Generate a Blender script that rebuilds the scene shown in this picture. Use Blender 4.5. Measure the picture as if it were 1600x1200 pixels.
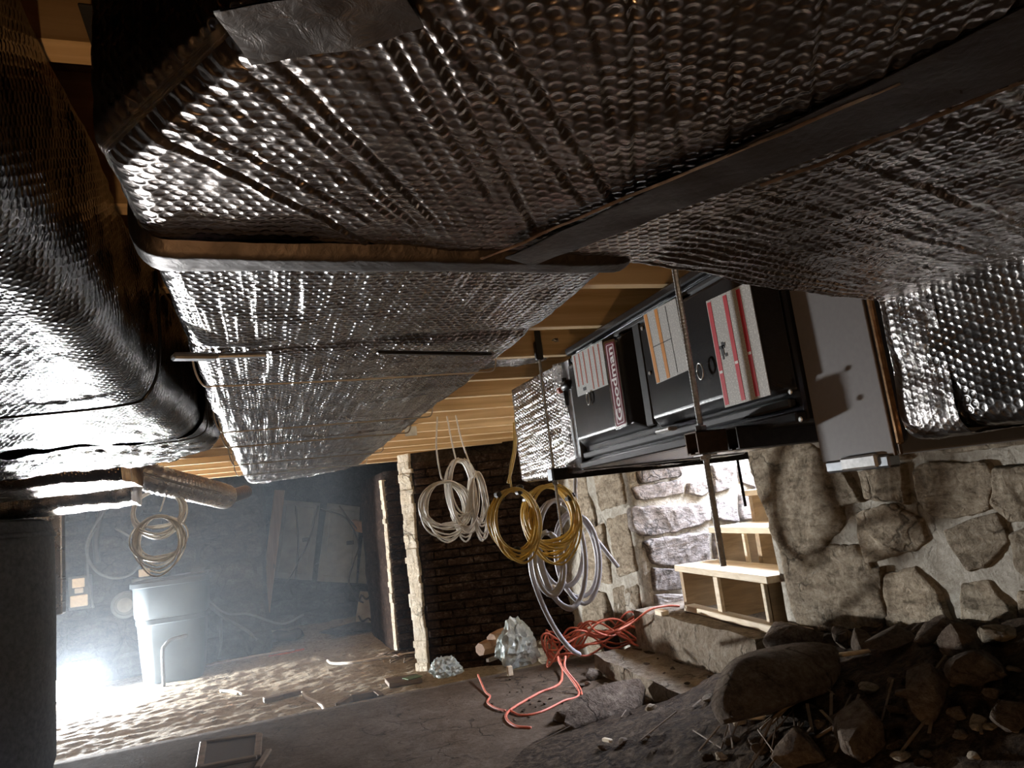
import bpy, math, random
import numpy as np
from mathutils import Vector, Matrix
for o in list(bpy.data.objects): bpy.data.objects.remove(o)
S = bpy.context.scene
COL = S.collection
H = 1.2                      # eye height above the sand bed; all layout below is in metres relative to the eye, +Y along the ducts
# ------------------------------------------------------------------ camera
FPX = 1120.0
def _axes(v1=(410, 842), v2=(3900, 420)):
    d = np.array([v1[0]-800, 600-v1[1], -FPX]); d /= np.linalg.norm(d)
    x = np.array([v2[0]-800, 600-v2[1], -FPX]); x -= d*(x@d); x /= np.linalg.norm(x)
    return np.array([x, d, np.cross(x, d)])
RW = _axes()
cam = bpy.data.cameras.new('camera'); camo = bpy.data.objects.new('camera', cam); COL.objects.link(camo)
cam.sensor_width = 36.0; cam.lens = 36.0*FPX/1600.0; cam.clip_start = 0.02
camo.matrix_world = Matrix([list(RW[i]) + [[0, 0, H][i]] for i in range(3)] + [[0, 0, 0, 1]])
S.camera = camo
# ------------------------------------------------------------------ world (overcast daylight reaching the stairwell hatch), exposure
W = bpy.data.worlds.new('world'); S.world = W; W.use_nodes = True
bg = W.node_tree.nodes['Background']; bg.inputs[0].default_value = (0.72, 0.80, 1.0, 1); bg.inputs[1].default_value = 68.0
S.view_settings.view_transform = 'Standard'; S.view_settings.look = 'None'
S.view_settings.exposure = 0.65; S.view_settings.gamma = 1.0
LAMP_POWER = 250.0
hatch = bpy.data.lights.new('hatch_portal', 'AREA'); hatch.shape = 'RECTANGLE'; hatch.size = 1.9; hatch.size_y = 1.3
hatch.cycles.is_portal = True
ho = bpy.data.objects.new('hatch_portal', hatch); COL.objects.link(ho); ho.location = (3.95, 3.6, 0.99+H)

# ------------------------------------------------------------------ pixel helpers (photo frame 1600x1200)
def ray(p): return RW @ np.array([p[0]-800, 600-p[1], -FPX], float)
def onx(p, x): r = ray(p); return r*(x/r[0])
def ony(p, y): r = ray(p); return r*(y/r[1])
def onz(p, z): r = ray(p); return r*(z/r[2])

# ------------------------------------------------------------------ noise
_MK = {}
def _mk(seed, n=14):
    if seed in _MK: return _MK[seed]
    _MK[seed] = _mk0(seed, n); return _MK[seed]
def _mk0(seed, n):
    r = np.random.RandomState(seed); return r.uniform(0, 2*np.pi, n), r.uniform(0, 2*np.pi, n), r.uniform(.6, 1.6, n)
def nz(x, y, f=1.0, seed=0):
    a, ph, k = _mk(seed); s = 0
    for i in range(len(a)): s = s + np.sin(f*k[i]*(x*np.cos(a[i]) + y*np.sin(a[i])) + ph[i])
    return s/len(a)*2.2
def nz3(P, f, seed=0):
    r = np.random.RandomState(seed); s = 0
    for i in range(9):
        d = r.normal(size=3); d /= np.linalg.norm(d); s = s + np.sin(f*r.uniform(.6, 1.5)*(P@d) + r.uniform(0, 6.28))
    return s/9*2

# ------------------------------------------------------------------ mesh building
class M:
    def __init__(s): s.v = []; s.f = []; s.n = 0; s.uv = None
    def add(s, v, f):
        v = np.asarray(v, float).reshape(-1, 3); s.v.append(v); n = s.n
        s.f += [tuple(i+n for i in q) for q in f]; s.n += len(v); return s
    def V(s): return np.concatenate(s.v) if s.v else np.zeros((0, 3))
def basis(d, up=(0, 0, 1)):
    d = np.asarray(d, float); d = d/np.linalg.norm(d); u = np.asarray(up, float)
    if abs(d@u) > .97: u = np.array([0, 1., 0]) if abs(d[1]) < .9 else np.array([1., 0, 0])
    s = np.cross(d, u); s /= np.linalg.norm(s); return d, s, np.cross(s, d)
def cbox(c, size, axes=None, b=.004):
    """box with chamfered edges; axes = 3 row vectors"""
    c = np.asarray(c, float); h = np.asarray(size, float)/2; b = min(b, min(h)*.6)
    A = np.eye(3) if axes is None else np.asarray(axes, float)
    vs = []; idx = {}
    for sx in (-1, 1):
        for sy in (-1, 1):
            for sz in (-1, 1):
                sg = np.array([sx, sy, sz])
                for k in range(3):
                    q = sg*(h-b); q[k] = sg[k]*h[k]; idx[(sx, sy, sz, k)] = len(vs); vs.append(q)
    f = []
    for k in range(3):
        a, d = (k+1) % 3, (k+2) % 3
        for s in (-1, 1):
            def key(p, q):
                t = [0, 0, 0]; t[k] = s; t[a] = p; t[d] = q; return idx[(*t, k)]
            q = [key(-1, -1), key(1, -1), key(1, 1), key(-1, 1)]; f.append(q if s > 0 else q[::-1])
    for k in range(3):              # edges along k
        a, d = (k+1) % 3, (k+2) % 3
        for p in (-1, 1):
            for q in (-1, 1):
                def key(e, w):
                    t = [0, 0, 0]; t[k] = e; t[a] = p; t[d] = q; return idx[(*t, w)]
                r = [key(-1, a), key(1, a), key(1, d), key(-1, d)]; f.append(r if p*q < 0 else r[::-1])
    for sx in (-1, 1):
        for sy in (-1, 1):
            for sz in (-1, 1):
                r = [idx[(sx, sy, sz, k)] for k in range(3)]; f.append(r if sx*sy*sz > 0 else r[::-1])
    return np.array(vs)@A + c, f
def bar(p, q, w, h, up=(0, 0, 1), b=.004):
    p = np.asarray(p, float); q = np.asarray(q, float); d, s, u = basis(q-p, up)
    return cbox((p+q)/2, (np.linalg.norm(q-p), w, h), (d, s, u), b)
def tube(P, r, seg=8, cap=True):
    P = np.asarray(P, float); n = len(P); T = np.gradient(P, axis=0); T /= np.linalg.norm(T, axis=1)[:, None]+1e-12
    R = np.full(n, r) if np.isscalar(r) else np.asarray(r)
    d, s, u = basis(T[0]); vs = []
    for i in range(n):
        s = s - T[i]*(s@T[i]); s /= np.linalg.norm(s)+1e-12; u = np.cross(T[i], s)
        for k in range(seg):
            a = 2*np.pi*k/seg; vs.append(P[i]+R[i]*(np.cos(a)*s+np.sin(a)*u))
    f = [(i*seg+k, i*seg+(k+1) % seg, (i+1)*seg+(k+1) % seg, (i+1)*seg+k) for i in range(n-1) for k in range(seg)]
    if cap: f += [tuple(range(seg))[::-1], tuple((n-1)*seg+k for k in range(seg))]
    return np.array(vs), f
def spline(P, n=12):
    P = np.asarray(P, float); Q = np.vstack([2*P[0]-P[1], P, 2*P[-1]-P[-2]]); out = []
    for i in range(1, len(Q)-2):
        for t in np.linspace(0, 1, n, endpoint=False):
            a, b, c, d = Q[i-1:i+3]
            out.append(.5*((2*b)+(-a+c)*t+(2*a-5*b+4*c-d)*t*t+(-a+3*b-3*c+d)*t**3))
    out.append(P[-1]); return np.array(out)
def lathe(prof, c=(0, 0, 0), seg=32, axes=None):
    A = np.eye(3) if axes is None else np.asarray(axes, float); vs = []; n = len(prof)
    for r, z in prof:
        for k in range(seg):
            a = 2*np.pi*k/seg; vs.append((r*np.cos(a), r*np.sin(a), z))
    f = [(i*seg+k, i*seg+(k+1) % seg, (i+1)*seg+(k+1) % seg, (i+1)*seg+k) for i in range(n-1) for k in range(seg)]
    f += [tuple(range(seg))[::-1], tuple((n-1)*seg+k for k in range(seg))]
    return np.array(vs)@A+np.asarray(c, float), f
def ico(sub):
    t = (1+5**.5)/2
    v = [(-1, t, 0), (1, t, 0), (-1, -t, 0), (1, -t, 0), (0, -1, t), (0, 1, t), (0, -1, -t), (0, 1, -t), (t, 0, -1), (t, 0, 1), (-t, 0, -1), (-t, 0, 1)]
    f = [(0,11,5),(0,5,1),(0,1,7),(0,7,10),(0,10,11),(1,5,9),(5,11,4),(11,10,2),(10,7,6),(7,1,8),(3,9,4),(3,4,2),(3,2,6),(3,6,8),(3,8,9),(4,9,5),(2,4,11),(6,2,10),(8,6,7),(9,8,1)]
    v = [np.array(p)/np.linalg.norm(p) for p in v]
    for _ in range(sub):
        c = {}; nf = []
        def mid(a, b):
            k = (min(a, b), max(a, b))
            if k not in c:
                m = v[a]+v[b]; v.append(m/np.linalg.norm(m)); c[k] = len(v)-1
            return c[k]
        for a, b, d in f:
            x, y, z = mid(a, b), mid(b, d), mid(d, a); nf += [(a, x, z), (b, y, x), (d, z, y), (x, y, z)]
        f = nf
    return np.array(v), f
ICO = {k: ico(k) for k in (1, 2, 3)}
def rock(c, size, seed, sub=2, rot=0., tilt=(0, 0), angular=.7):
    V, F = ICO[sub]; r = np.random.RandomState(seed); V = V.copy()
    V = V*(1+.16*nz3(V, 2.3, seed)[:, None]+.05*nz3(V, 7, seed+1)[:, None])
    for k in range(13):          # flat chipped faces
        d = r.normal(size=3); d /= np.linalg.norm(d); h = r.uniform(.38, .72)
        e = np.maximum(V@d-h, 0)*min(1, angular*1.15); V = V-e[:, None]*d
    V = V*np.asarray(size)/2
    ca, sa = math.cos(rot), math.sin(rot); tx, ty = tilt
    Rx = np.array([[1, 0, 0], [0, math.cos(tx), -math.sin(tx)], [0, math.sin(tx), math.cos(tx)]])
    Ry = np.array([[math.cos(ty), 0, math.sin(ty)], [0, 1, 0], [-math.sin(ty), 0, math.cos(ty)]])
    V = V@(np.array([[ca, -sa, 0], [sa, ca, 0], [0, 0, 1]])@Ry@Rx).T
    return V+np.asarray(c, float), F

ORG = {}                      # world origin of every object built
def link(name, data, loc, parent):
    o = bpy.data.objects.new(name, data); COL.objects.link(o); loc = np.asarray(loc, float)
    ORG[o.name] = loc
    if parent is not None: o.parent = parent; o.location = loc-ORG[parent.name]
    else: o.location = loc
    return o
def obj(name, m, mat, parent=None, smooth=False, label=None, uv=None):
    V = m.V().copy() if isinstance(m, M) else np.asarray(m[0]).copy(); F = m.f if isinstance(m, M) else m[1]
    V[:, 2] += H; lo, hi = V.min(0), V.max(0); loc = np.array([(lo[0]+hi[0])/2, (lo[1]+hi[1])/2, lo[2]])
    me = bpy.data.meshes.new(name); me.from_pydata((V-loc).tolist(), [], [list(q) for q in F]); me.update()
    if smooth: me.shade_smooth()
    if smooth == 'auto': me.set_sharp_from_angle(angle=math.radians(38))
    if uv is not None:
        L = me.uv_layers.new(name='uv'); li = np.empty(len(me.loops), np.int32); me.loops.foreach_get('vertex_index', li)
        L.data.foreach_set('uv', np.asarray(uv, np.float32)[li].ravel())
    me.materials.append(mat); o = link(name, me, loc, parent)
    if label: o['label'] = label
    return o
def tag(o, label, cat, group=None):
    o['label'] = label; o['category'] = cat
    if group: o['group'] = group
    return o
def struct(o, label=None):
    o['kind'] = 'structure'
    if label: o['label'] = label
    return o
def empty(name, loc, label=None, cat=None, group=None):
    o = link(name, None, (loc[0], loc[1], loc[2]+H), None); o.empty_display_size = .05
    if label: tag(o, label, cat, group)
    return o
def inst(name, src, loc, axes, scale, parent):
    """another object sharing src's mesh (unit piece), loc in eye coords, axes row vectors"""
    o = bpy.data.objects.new(name, src); COL.objects.link(o); o.parent = parent
    A = np.asarray(axes, float).T*np.asarray(scale, float)[None, :]
    l = np.array([loc[0], loc[1], loc[2]+H])-ORG[parent.name]
    o.matrix_local = Matrix([list(A[i])+[l[i]] for i in range(3)]+[[0, 0, 0, 1]])
    ORG[o.name] = np.array([loc[0], loc[1], loc[2]+H]); return o

# ------------------------------------------------------------------ materials
def newmat(name):
    m = bpy.data.materials.new(name); m.use_nodes = True; nt = m.node_tree
    return m, nt, nt.nodes['Principled BSDF']
def nd(nt, t, **kw):
    n = nt.nodes.new(t)
    for k, v in kw.items():
        if k.startswith('i_'):
            key = k[2:]; key = int(key) if key.isdigit() else key
            if hasattr(v, 'bl_idname') or isinstance(v, bpy.types.NodeSocket): nt.links.new(v, n.inputs[key])
            else: n.inputs[key].default_value = v
        else: setattr(n, k, v)
    return n
def lk(nt, a, b): nt.links.new(a, b)
def coord(nt, kind='Object', scale=(1, 1, 1), rot=(0, 0, 0)):
    t = nd(nt, 'ShaderNodeTexCoord'); mp = nd(nt, 'ShaderNodeMapping', i_Vector=t.outputs[kind], i_Scale=scale, i_Rotation=rot)
    if kind == 'Object':      # world-anchored so that alike pieces differ
        g = nd(nt, 'ShaderNodeNewGeometry'); nt.links.new(g.outputs['Position'], mp.inputs['Vector'])
    return mp.outputs[0]
def ramp(nt, fac, stops):
    r = nd(nt, 'ShaderNodeValToRGB', i_Fac=fac); e = r.color_ramp.elements
    while len(e) < len(stops): e.new(.5)
    for i, (p, c) in enumerate(stops): e[i].position = p; e[i].color = (*c, 1)
    return r.outputs[0]
def noise(nt, vec, scale, detail=5, rough=.6, dist=0.): return nd(nt, 'ShaderNodeTexNoise', i_Vector=vec, i_Scale=scale, i_Detail=detail, i_Roughness=rough, i_Distortion=dist).outputs['Fac']
def mixc(nt, fac, a, b, mode='MIX'):
    n = nd(nt, 'ShaderNodeMix', data_type='RGBA', blend_type=mode)
    for i, v in ((0, fac), (6, a), (7, b)):
        if isinstance(v, bpy.types.NodeSocket): nt.links.new(v, n.inputs[i])
        else: n.inputs[i].default_value = v if i == 0 else (*v, 1)
    return n.outputs[2]
def bump(nt, h, strength, dist, bsdf, normal=None):
    b = nd(nt, 'ShaderNodeBump', i_Height=h, i_Strength=strength, i_Distance=dist)
    if normal: nt.links.new(normal, b.inputs['Normal'])
    nt.links.new(b.outputs[0], bsdf.inputs['Normal']); return b.outputs[0]
def plain(name, col, rough=.5, metal=0., nscale=30, nvar=.25, bstr=.15, bdist=.002, spec=None):
    m, nt, b = newmat(name); v = coord(nt); n = noise(nt, v, nscale)
    c = ramp(nt, n, [(.3, tuple(x*(1-nvar) for x in col)), (.7, tuple(min(1, x*(1+nvar)) for x in col))])
    lk(nt, c, b.inputs['Base Color']); b.inputs['Roughness'].default_value = rough; b.inputs['Metallic'].default_value = metal
    if spec is not None: b.inputs['Specular IOR Level'].default_value = spec
    if bstr: bump(nt, n, bstr, bdist, b)
    return m
def stone_mat(name, cols, stri=(6, 6, 30), rot=(0, 0, 0), bstr=.6, rough=.85, rand=.5):
    m, nt, b = newmat(name); v = coord(nt); vs = coord(nt, scale=stri, rot=rot)
    n1 = noise(nt, v, 3.5, 6, .65); n2 = noise(nt, vs, 1.6, 6, .7, .6); n3 = noise(nt, v, 45, 6, .75, .4)
    c = ramp(nt, nd(nt, 'ShaderNodeMath', operation='MULTIPLY_ADD', i_0=nd(nt, 'ShaderNodeMath', operation='SUBTRACT', i_0=n3, i_1=.5).outputs[0], i_1=.9, i_2=n2).outputs[0], [(.27, cols[0]), (.44, cols[1]), (.56, cols[2]), (.72, cols[3])])
    c = mixc(nt, nd(nt, 'ShaderNodeMath', operation='MULTIPLY', i_0=n1, i_1=.22).outputs[0], c, cols[1])
    cv = nd(nt, 'ShaderNodeTexVoronoi', feature='DISTANCE_TO_EDGE', i_Vector=nd(nt, 'ShaderNodeVectorMath', operation='MULTIPLY_ADD', i_0=nd(nt, 'ShaderNodeTexNoise', i_Vector=v, i_Scale=6., i_Detail=4.).outputs['Color'], i_1=(.25, .25, .25), i_2=v).outputs[0], i_Scale=5.5)
    crk = nd(nt, 'ShaderNodeMapRange', i_Value=cv.outputs['Distance'], i_1=0., i_2=.05, i_3=1., i_4=0.).outputs[0]
    crk = nd(nt, 'ShaderNodeMath', operation='MULTIPLY', i_0=crk, i_1=nd(nt, 'ShaderNodeMapRange', i_Value=n1, i_1=.48, i_2=.6, i_3=0., i_4=.75).outputs[0]).outputs[0]
    c = mixc(nt, crk, c, tuple(x*.35 for x in cols[0]))
    oi = nd(nt, 'ShaderNodeObjectInfo')
    mr = nd(nt, 'ShaderNodeMapRange', i_Value=oi.outputs['Random'], i_3=1-rand*.5, i_4=1+rand*.45)
    hs = nd(nt, 'ShaderNodeHueSaturation', i_Color=c, i_Value=mr.outputs[0], i_Saturation=1.0)
    lk(nt, hs.outputs[0], b.inputs['Base Color']); b.inputs['Roughness'].default_value = rough; b.inputs['Specular IOR Level'].default_value = .12
    h = nd(nt, 'ShaderNodeMath', operation='MULTIPLY_ADD', i_0=n3, i_1=.8, i_2=n2).outputs[0]
    h = nd(nt, 'ShaderNodeMath', operation='MULTIPLY_ADD', i_0=crk, i_1=-.5, i_2=h).outputs[0]
    bump(nt, h, min(1, bstr*1.3), .03, b); return m
def wood_mat(name, c0, c1, axis='X', rough=.65, scale=1., knots=True):
    m, nt, b = newmat(name)
    sc = {'X': (1.2, 28, 28), 'Y': (28, 1.2, 28), 'Z': (28, 28, 1.2)}[axis]
    v = coord(nt, scale=tuple(s*scale for s in sc)); n = noise(nt, v, 1.0, 5, .6, .8); n2 = noise(nt, coord(nt), 2.5, 3)
    c = ramp(nt, n, [(.3, c0), (.62, c1)])
    c = mixc(nt, nd(nt, 'ShaderNodeMapRange', i_Value=n2, i_1=.4, i_2=.75, i_3=0., i_4=.35).outputs[0], c, tuple(x*.6 for x in c0))
    if knots:
        vo = nd(nt, 'ShaderNodeTexVoronoi', i_Vector=coord(nt, scale=tuple(1+2.5*(a > 5) for a in sc)), i_Scale=1.6)
        k = nd(nt, 'ShaderNodeMapRange', i_Value=vo.outputs['Distance'], i_1=.04, i_2=.09, i_3=.8, i_4=0.).outputs[0]
        c = mixc(nt, k, c, tuple(x*.3 for x in c0))
    lk(nt, c, b.inputs['Base Color']); b.inputs['Roughness'].default_value = rough; bump(nt, n, .2, .002, b); return m
def foil_mat(name, pitch=.0125, bub=1.0, wrinkle=.5, col=(.46, .435, .42), rough=.13, metal=1.0, rib=0.):
    """aluminium bubble wrap: hexagonal bubbles as fine relief, uv in metres"""
    m, nt, b = newmat(name); t = nd(nt, 'ShaderNodeTexCoord'); uv = t.outputs['UV']
    wv = nd(nt, 'ShaderNodeTexNoise', i_Vector=uv, i_Scale=9., i_Detail=3.)
    wob = nd(nt, 'ShaderNodeVectorMath', operation='MULTIPLY_ADD', i_0=wv.outputs['Color'], i_1=(.012, .012, 0), i_2=uv).outputs[0]
    sc = nd(nt, 'ShaderNodeVectorMath', operation='SCALE', i_0=wob, i_3=1/pitch).outputs[0]
    def wrap(off):
        a = nd(nt, 'ShaderNodeVectorMath', operation='ADD', i_0=sc, i_1=off).outputs[0]
        w = nd(nt, 'ShaderNodeVectorMath', operation='WRAP', i_0=a, i_1=(.5, .866, 1), i_2=(-.5, -.866, -1)).outputs[0]
        w = nd(nt, 'ShaderNodeVectorMath', operation='MULTIPLY', i_0=w, i_1=(1, 1, 0)).outputs[0]
        return nd(nt, 'ShaderNodeVectorMath', operation='LENGTH', i_0=w).outputs['Value']
    d = nd(nt, 'ShaderNodeMath', operation='MINIMUM', i_0=wrap((0, 0, 0)), i_1=wrap((.5, .866, 0))).outputs[0]
    h = nd(nt, 'ShaderNodeMapRange', interpolation_type='SMOOTHSTEP', i_Value=d, i_1=.5, i_2=.18, i_3=0., i_4=1.).outputs[0]
    # bubbles are partly flattened
    fl = noise(nt, uv, 14, 3); h = nd(nt, 'ShaderNodeMath', operation='MULTIPLY', i_0=h, i_1=nd(nt, 'ShaderNodeMapRange', i_Value=fl, i_1=.3, i_2=.65, i_3=.25, i_4=1.).outputs[0]).outputs[0]
    n2 = noise(nt, uv, 60, 5, .65, 1.2)
    w = nd(nt, 'ShaderNodeMath', operation='MULTIPLY_ADD', i_0=n2, i_1=wrinkle, i_2=nd(nt, 'ShaderNodeMath', operation='MULTIPLY', i_0=h, i_1=-bub).outputs[0]).outputs[0]
    if rib:
        rv = nd(nt, 'ShaderNodeVectorMath', operation='MULTIPLY', i_0=uv, i_1=(52, 3.2, 0)).outputs[0]
        w = nd(nt, 'ShaderNodeMath', operation='MULTIPLY_ADD', i_0=noise(nt, rv, 1., 2, .5), i_1=rib, i_2=w).outputs[0]
    bump(nt, w, 1.0, pitch*.13, b)
    dirt = noise(nt, uv, 6, 5, .7)
    c = ramp(nt, dirt, [(.35, col), (.72, tuple(x*.62 for x in col))])
    lk(nt, c, b.inputs['Base Color']); b.inputs['Metallic'].default_value = metal
    rr = nd(nt, 'ShaderNodeMapRange', i_Value=dirt, i_1=.35, i_2=.75, i_3=rough, i_4=rough+.22).outputs[0]
    lk(nt, rr, b.inputs['Roughness']); return m
def emis(name, col, s):
    m, nt, b = newmat(name); b.inputs['Emission Color'].default_value = (*col, 1); b.inputs['Emission Strength'].default_value = s
    b.inputs['Base Color'].default_value = (*col, 1); return m

MT = {}
MT['foil'] = foil_mat('bubble_foil', pitch=.0135, bub=.62, wrinkle=.22, col=(.40, .345, .31), rough=.15)
MT['foil_plenum'] = foil_mat('plenum_bubble_foil', pitch=.0150, bub=.75, wrinkle=.3, col=(.36, .35, .34), rough=.16)
MT['foil_ribbed'] = foil_mat('ribbed_bubble_foil', pitch=.014, bub=1.0, wrinkle=.3, rib=6.0, col=(.44, .42, .41))
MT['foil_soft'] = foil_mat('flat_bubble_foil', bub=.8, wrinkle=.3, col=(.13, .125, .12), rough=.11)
MT['foil_wrinkle'] = foil_mat('wrinkled_foil', bub=.5, wrinkle=1.2, rough=.2, rib=2.)
MT['tape'] = foil_mat('foil_tape', bub=.03, wrinkle=.5, col=(.19, .165, .145), rough=.26)
MT['tape_shaded'] = foil_mat('shaded_foil_tape', bub=.1, wrinkle=.5, col=(.075, .062, .055), rough=.42)  # darker tape copy: collar shade and dark reflections put into the colour
MT['joist'] = wood_mat('pine_joist', (.50, .33, .16), (.74, .55, .31), 'X')
MT['pine_y'] = wood_mat('pine_board', (.60, .47, .30), (.86, .75, .57), 'Y')
MT['pine_z'] = wood_mat('weathered_post', (.22, .13, .08), (.36, .23, .14), 'Z')
MT['ply'] = wood_mat('plywood_stringer', (.25, .17, .09), (.44, .31, .17), 'X', knots=False)
MT['logs'] = wood_mat('split_wood', (.22, .12, .06), (.38, .22, .12), 'X')
MT['splinter'] = wood_mat('splinter_wood', (.10, .068, .042), (.20, .14, .088), 'X', knots=False)
MT['stone'] = stone_mat('field_stone', [(.12, .095, .065), (.27, .22, .16), (.38, .315, .23), (.52, .455, .36)], (5, 5, 14), (.5, .2, 0))
MT['jambstone'] = stone_mat('jamb_stone', [(.12, .11, .10), (.23, .20, .18), (.32, .28, .25), (.44, .41, .38)], (5, 5, 16), (.2, .9, 0))
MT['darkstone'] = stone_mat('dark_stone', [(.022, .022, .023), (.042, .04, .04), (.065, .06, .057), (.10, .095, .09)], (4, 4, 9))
MT['mortar'] = stone_mat('mortar', [(.25, .225, .18), (.36, .33, .275), (.44, .41, .35), (.55, .52, .46)], (8, 8, 8), bstr=.4, rand=0)
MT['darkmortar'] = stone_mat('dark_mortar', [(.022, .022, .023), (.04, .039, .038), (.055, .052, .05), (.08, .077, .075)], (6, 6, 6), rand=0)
MT['rubble'] = stone_mat('rubble_stone', [(.055, .04, .03), (.12, .09, .067), (.17, .13, .098), (.25, .205, .16)], (7, 7, 12), rand=.7)
MT['dirt'] = stone_mat('dirt', [(.018, .012, .008), (.055, .037, .024), (.09, .062, .04), (.16, .12, .085)], (14, 14, 14), bstr=1., rand=0)
MT['sand'] = stone_mat('sand', [(.20, .17, .125), (.33, .285, .21), (.40, .345, .26), (.48, .42, .32)], (12, 12, 12), bstr=.55, rand=0)
MT['concrete'] = stone_mat('slab_concrete', [(.06, .042, .028), (.095, .069, .047), (.115, .085, .06), (.15, .115, .085)], (5, 5, 5), bstr=.3, rand=0)
MT['stepconc'] = stone_mat('step_concrete', [(.15, .12, .085), (.26, .21, .155), (.33, .275, .21), (.42, .37, .30)], (6, 6, 6), bstr=.7, rand=0)
MT['brick'] = stone_mat('old_brick', [(.016, .010, .008), (.035, .021, .015), (.055, .033, .023), (.13, .10, .08)], (4, 4, 9), bstr=.8, rand=.5)
MT['brickmortar'] = stone_mat('brick_mortar', [(.014, .010, .008), (.028, .020, .015), (.04, .03, .022), (.07, .055, .045)], (9, 9, 9), rand=0)
MT['limewash'] = stone_mat('limewash', [(.45, .38, .27), (.66, .58, .45), (.78, .71, .58), (.88, .83, .72)], (9, 9, 5), bstr=.8, rand=.2)
MT['blacksteel'] = plain('black_enamel', (.013, .013, .014), .27, 0., 220, .2, .35, .0012, .6)
MT['blackmatte'] = plain('black_steel', (.022, .021, .021), .5, .3, 60, .3, .1)
MT['graysheet'] = plain('gray_sheet', (.135, .128, .125), .5, .0, 90, .06, .06)
MT['strut'] = plain('dark_strut', (.03, .027, .025), .42, .6, 50, .3, .15)
MT['rustrut'] = plain('brown_strut', (.10, .07, .05), .42, .7, 50, .3, .15)
MT['zinc'] = plain('zinc_rod', (.50, .50, .49), .38, .7, 80, .25, .1)
MT['galv'] = plain('galvanised', (.42, .44, .46), .35, 1., 40, .2, .1)
MT['darkmetal'] = plain('dark_clip', (.05, .05, .05), .35, .8, 50, .3, .1)
MT['copper_tone'] = plain('copper_tone_edge', (.55, .33, .17), .3, 1., 60, .4, .3)  # orange-brown metal; on the tape edges its colour imitates warm reflections
MT['blackstrap'] = plain('black_strap', (.008, .007, .007), .7, 0., 90, .2, .2)
MT['can'] = plain('can_plastic', (.045, .058, .066), .5, 0., 14, .12, .12)
MT['canrim'] = plain('can_rim', (.035, .042, .047), .5, 0., 14, .2, .12)
MT['tank'] = plain('tank_jacket', (.045, .047, .05), .8, 0., 40, .5, .8, .006)
MT['yellow'] = plain('yellow_jacket', (.62, .42, .10), .45, 0., 40, .15, .05)
MT['whitewire'] = plain('white_jacket', (.62, .58, .52), .45, 0., 40, .12, .05)
MT['greywire'] = plain('grey_jacket', (.40, .385, .40), .4, 0., 40, .12, .05)
MT['blackwire'] = plain('black_jacket', (.03, .028, .027), .5, 0., 40, .2, .05)
MT['orange'] = plain('orange_jacket', (.62, .16, .10), .45, 0., 40, .2, .05)
MT['doorpanel'] = plain('painted_door', (.20, .205, .19), .6, 0., 9, .22, .2)
MT['ornate'] = plain('cream_panel', (.34, .32, .28), .6, 0., 9, .25, .2)
MT['boxgrey'] = plain('meter_grey', (.10, .105, .11), .5, .2, 30, .2, .1)
MT['cream'] = plain('cream_cover', (.72, .64, .50), .5, 0., 30, .1, .05)
MT['plastic'] = plain('clear_bag', (.50, .56, .545), .22, 0., 30, .2, .4)
MT['plastic'].node_tree.nodes['Principled BSDF'].inputs['Transmission Weight'].default_value = .12
MT['lamp'] = emis('lamp_lens', (.96, .98, 1.), 300.)
MT['lampbody'] = plain('lamp_body', (.25, .16, .03), .5)
MT['green'] = plain('green_paint', (.10, .16, .07), .7)
MT['white_ink'] = plain('white_letter', (.85, .85, .85), .4, 0, 30, .02, 0)
MT['logo'] = plain('logo_plate', (.16, .03, .045), .3, 0, 30, .05, 0)
MT['chrome'] = plain('chrome_rim', (.7, .7, .7), .15, 1., 30, .05, 0)
MT['red_ink'] = plain('red_ink', (.52, .035, .05), .5, 0, 30, .05, 0)
MT['orange_ink'] = plain('orange_ink', (.62, .25, .04), .5, 0, 30, .05, 0)
MT['brown_ink'] = plain('brown_ink', (.40, .10, .06), .5, 0, 30, .05, 0)
MT['black_ink'] = plain('black_ink', (.02, .02, .02), .5, 0, 30, .05, 0)
def osb_mat():
    m, nt, b = newmat('osb'); v = coord(nt, scale=(10, 26, 26))
    vo = nd(nt, 'ShaderNodeTexVoronoi', i_Vector=v, i_Scale=1.); vo2 = nd(nt, 'ShaderNodeTexVoronoi', i_Vector=coord(nt, scale=(26, 9, 20)), i_Scale=1.1)
    g = nd(nt, 'ShaderNodeSeparateColor', i_Color=vo.outputs['Color']).outputs[0]; g2 = nd(nt, 'ShaderNodeSeparateColor', i_Color=vo2.outputs['Color']).outputs[1]
    a = nd(nt, 'ShaderNodeMath', operation='MULTIPLY_ADD', i_0=g, i_1=.5, i_2=nd(nt, 'ShaderNodeMath', operation='MULTIPLY', i_0=g2, i_1=.5).outputs[0]).outputs[0]
    lk(nt, ramp(nt, a, [(.15, (.17, .075, .03)), (.5, (.30, .15, .065)), (.9, (.44, .26, .12))]), b.inputs['Base Color'])
    b.inputs['Roughness'].default_value = .7; bump(nt, a, .25, .003, b); return m
MT['osb'] = osb_mat()
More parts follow.
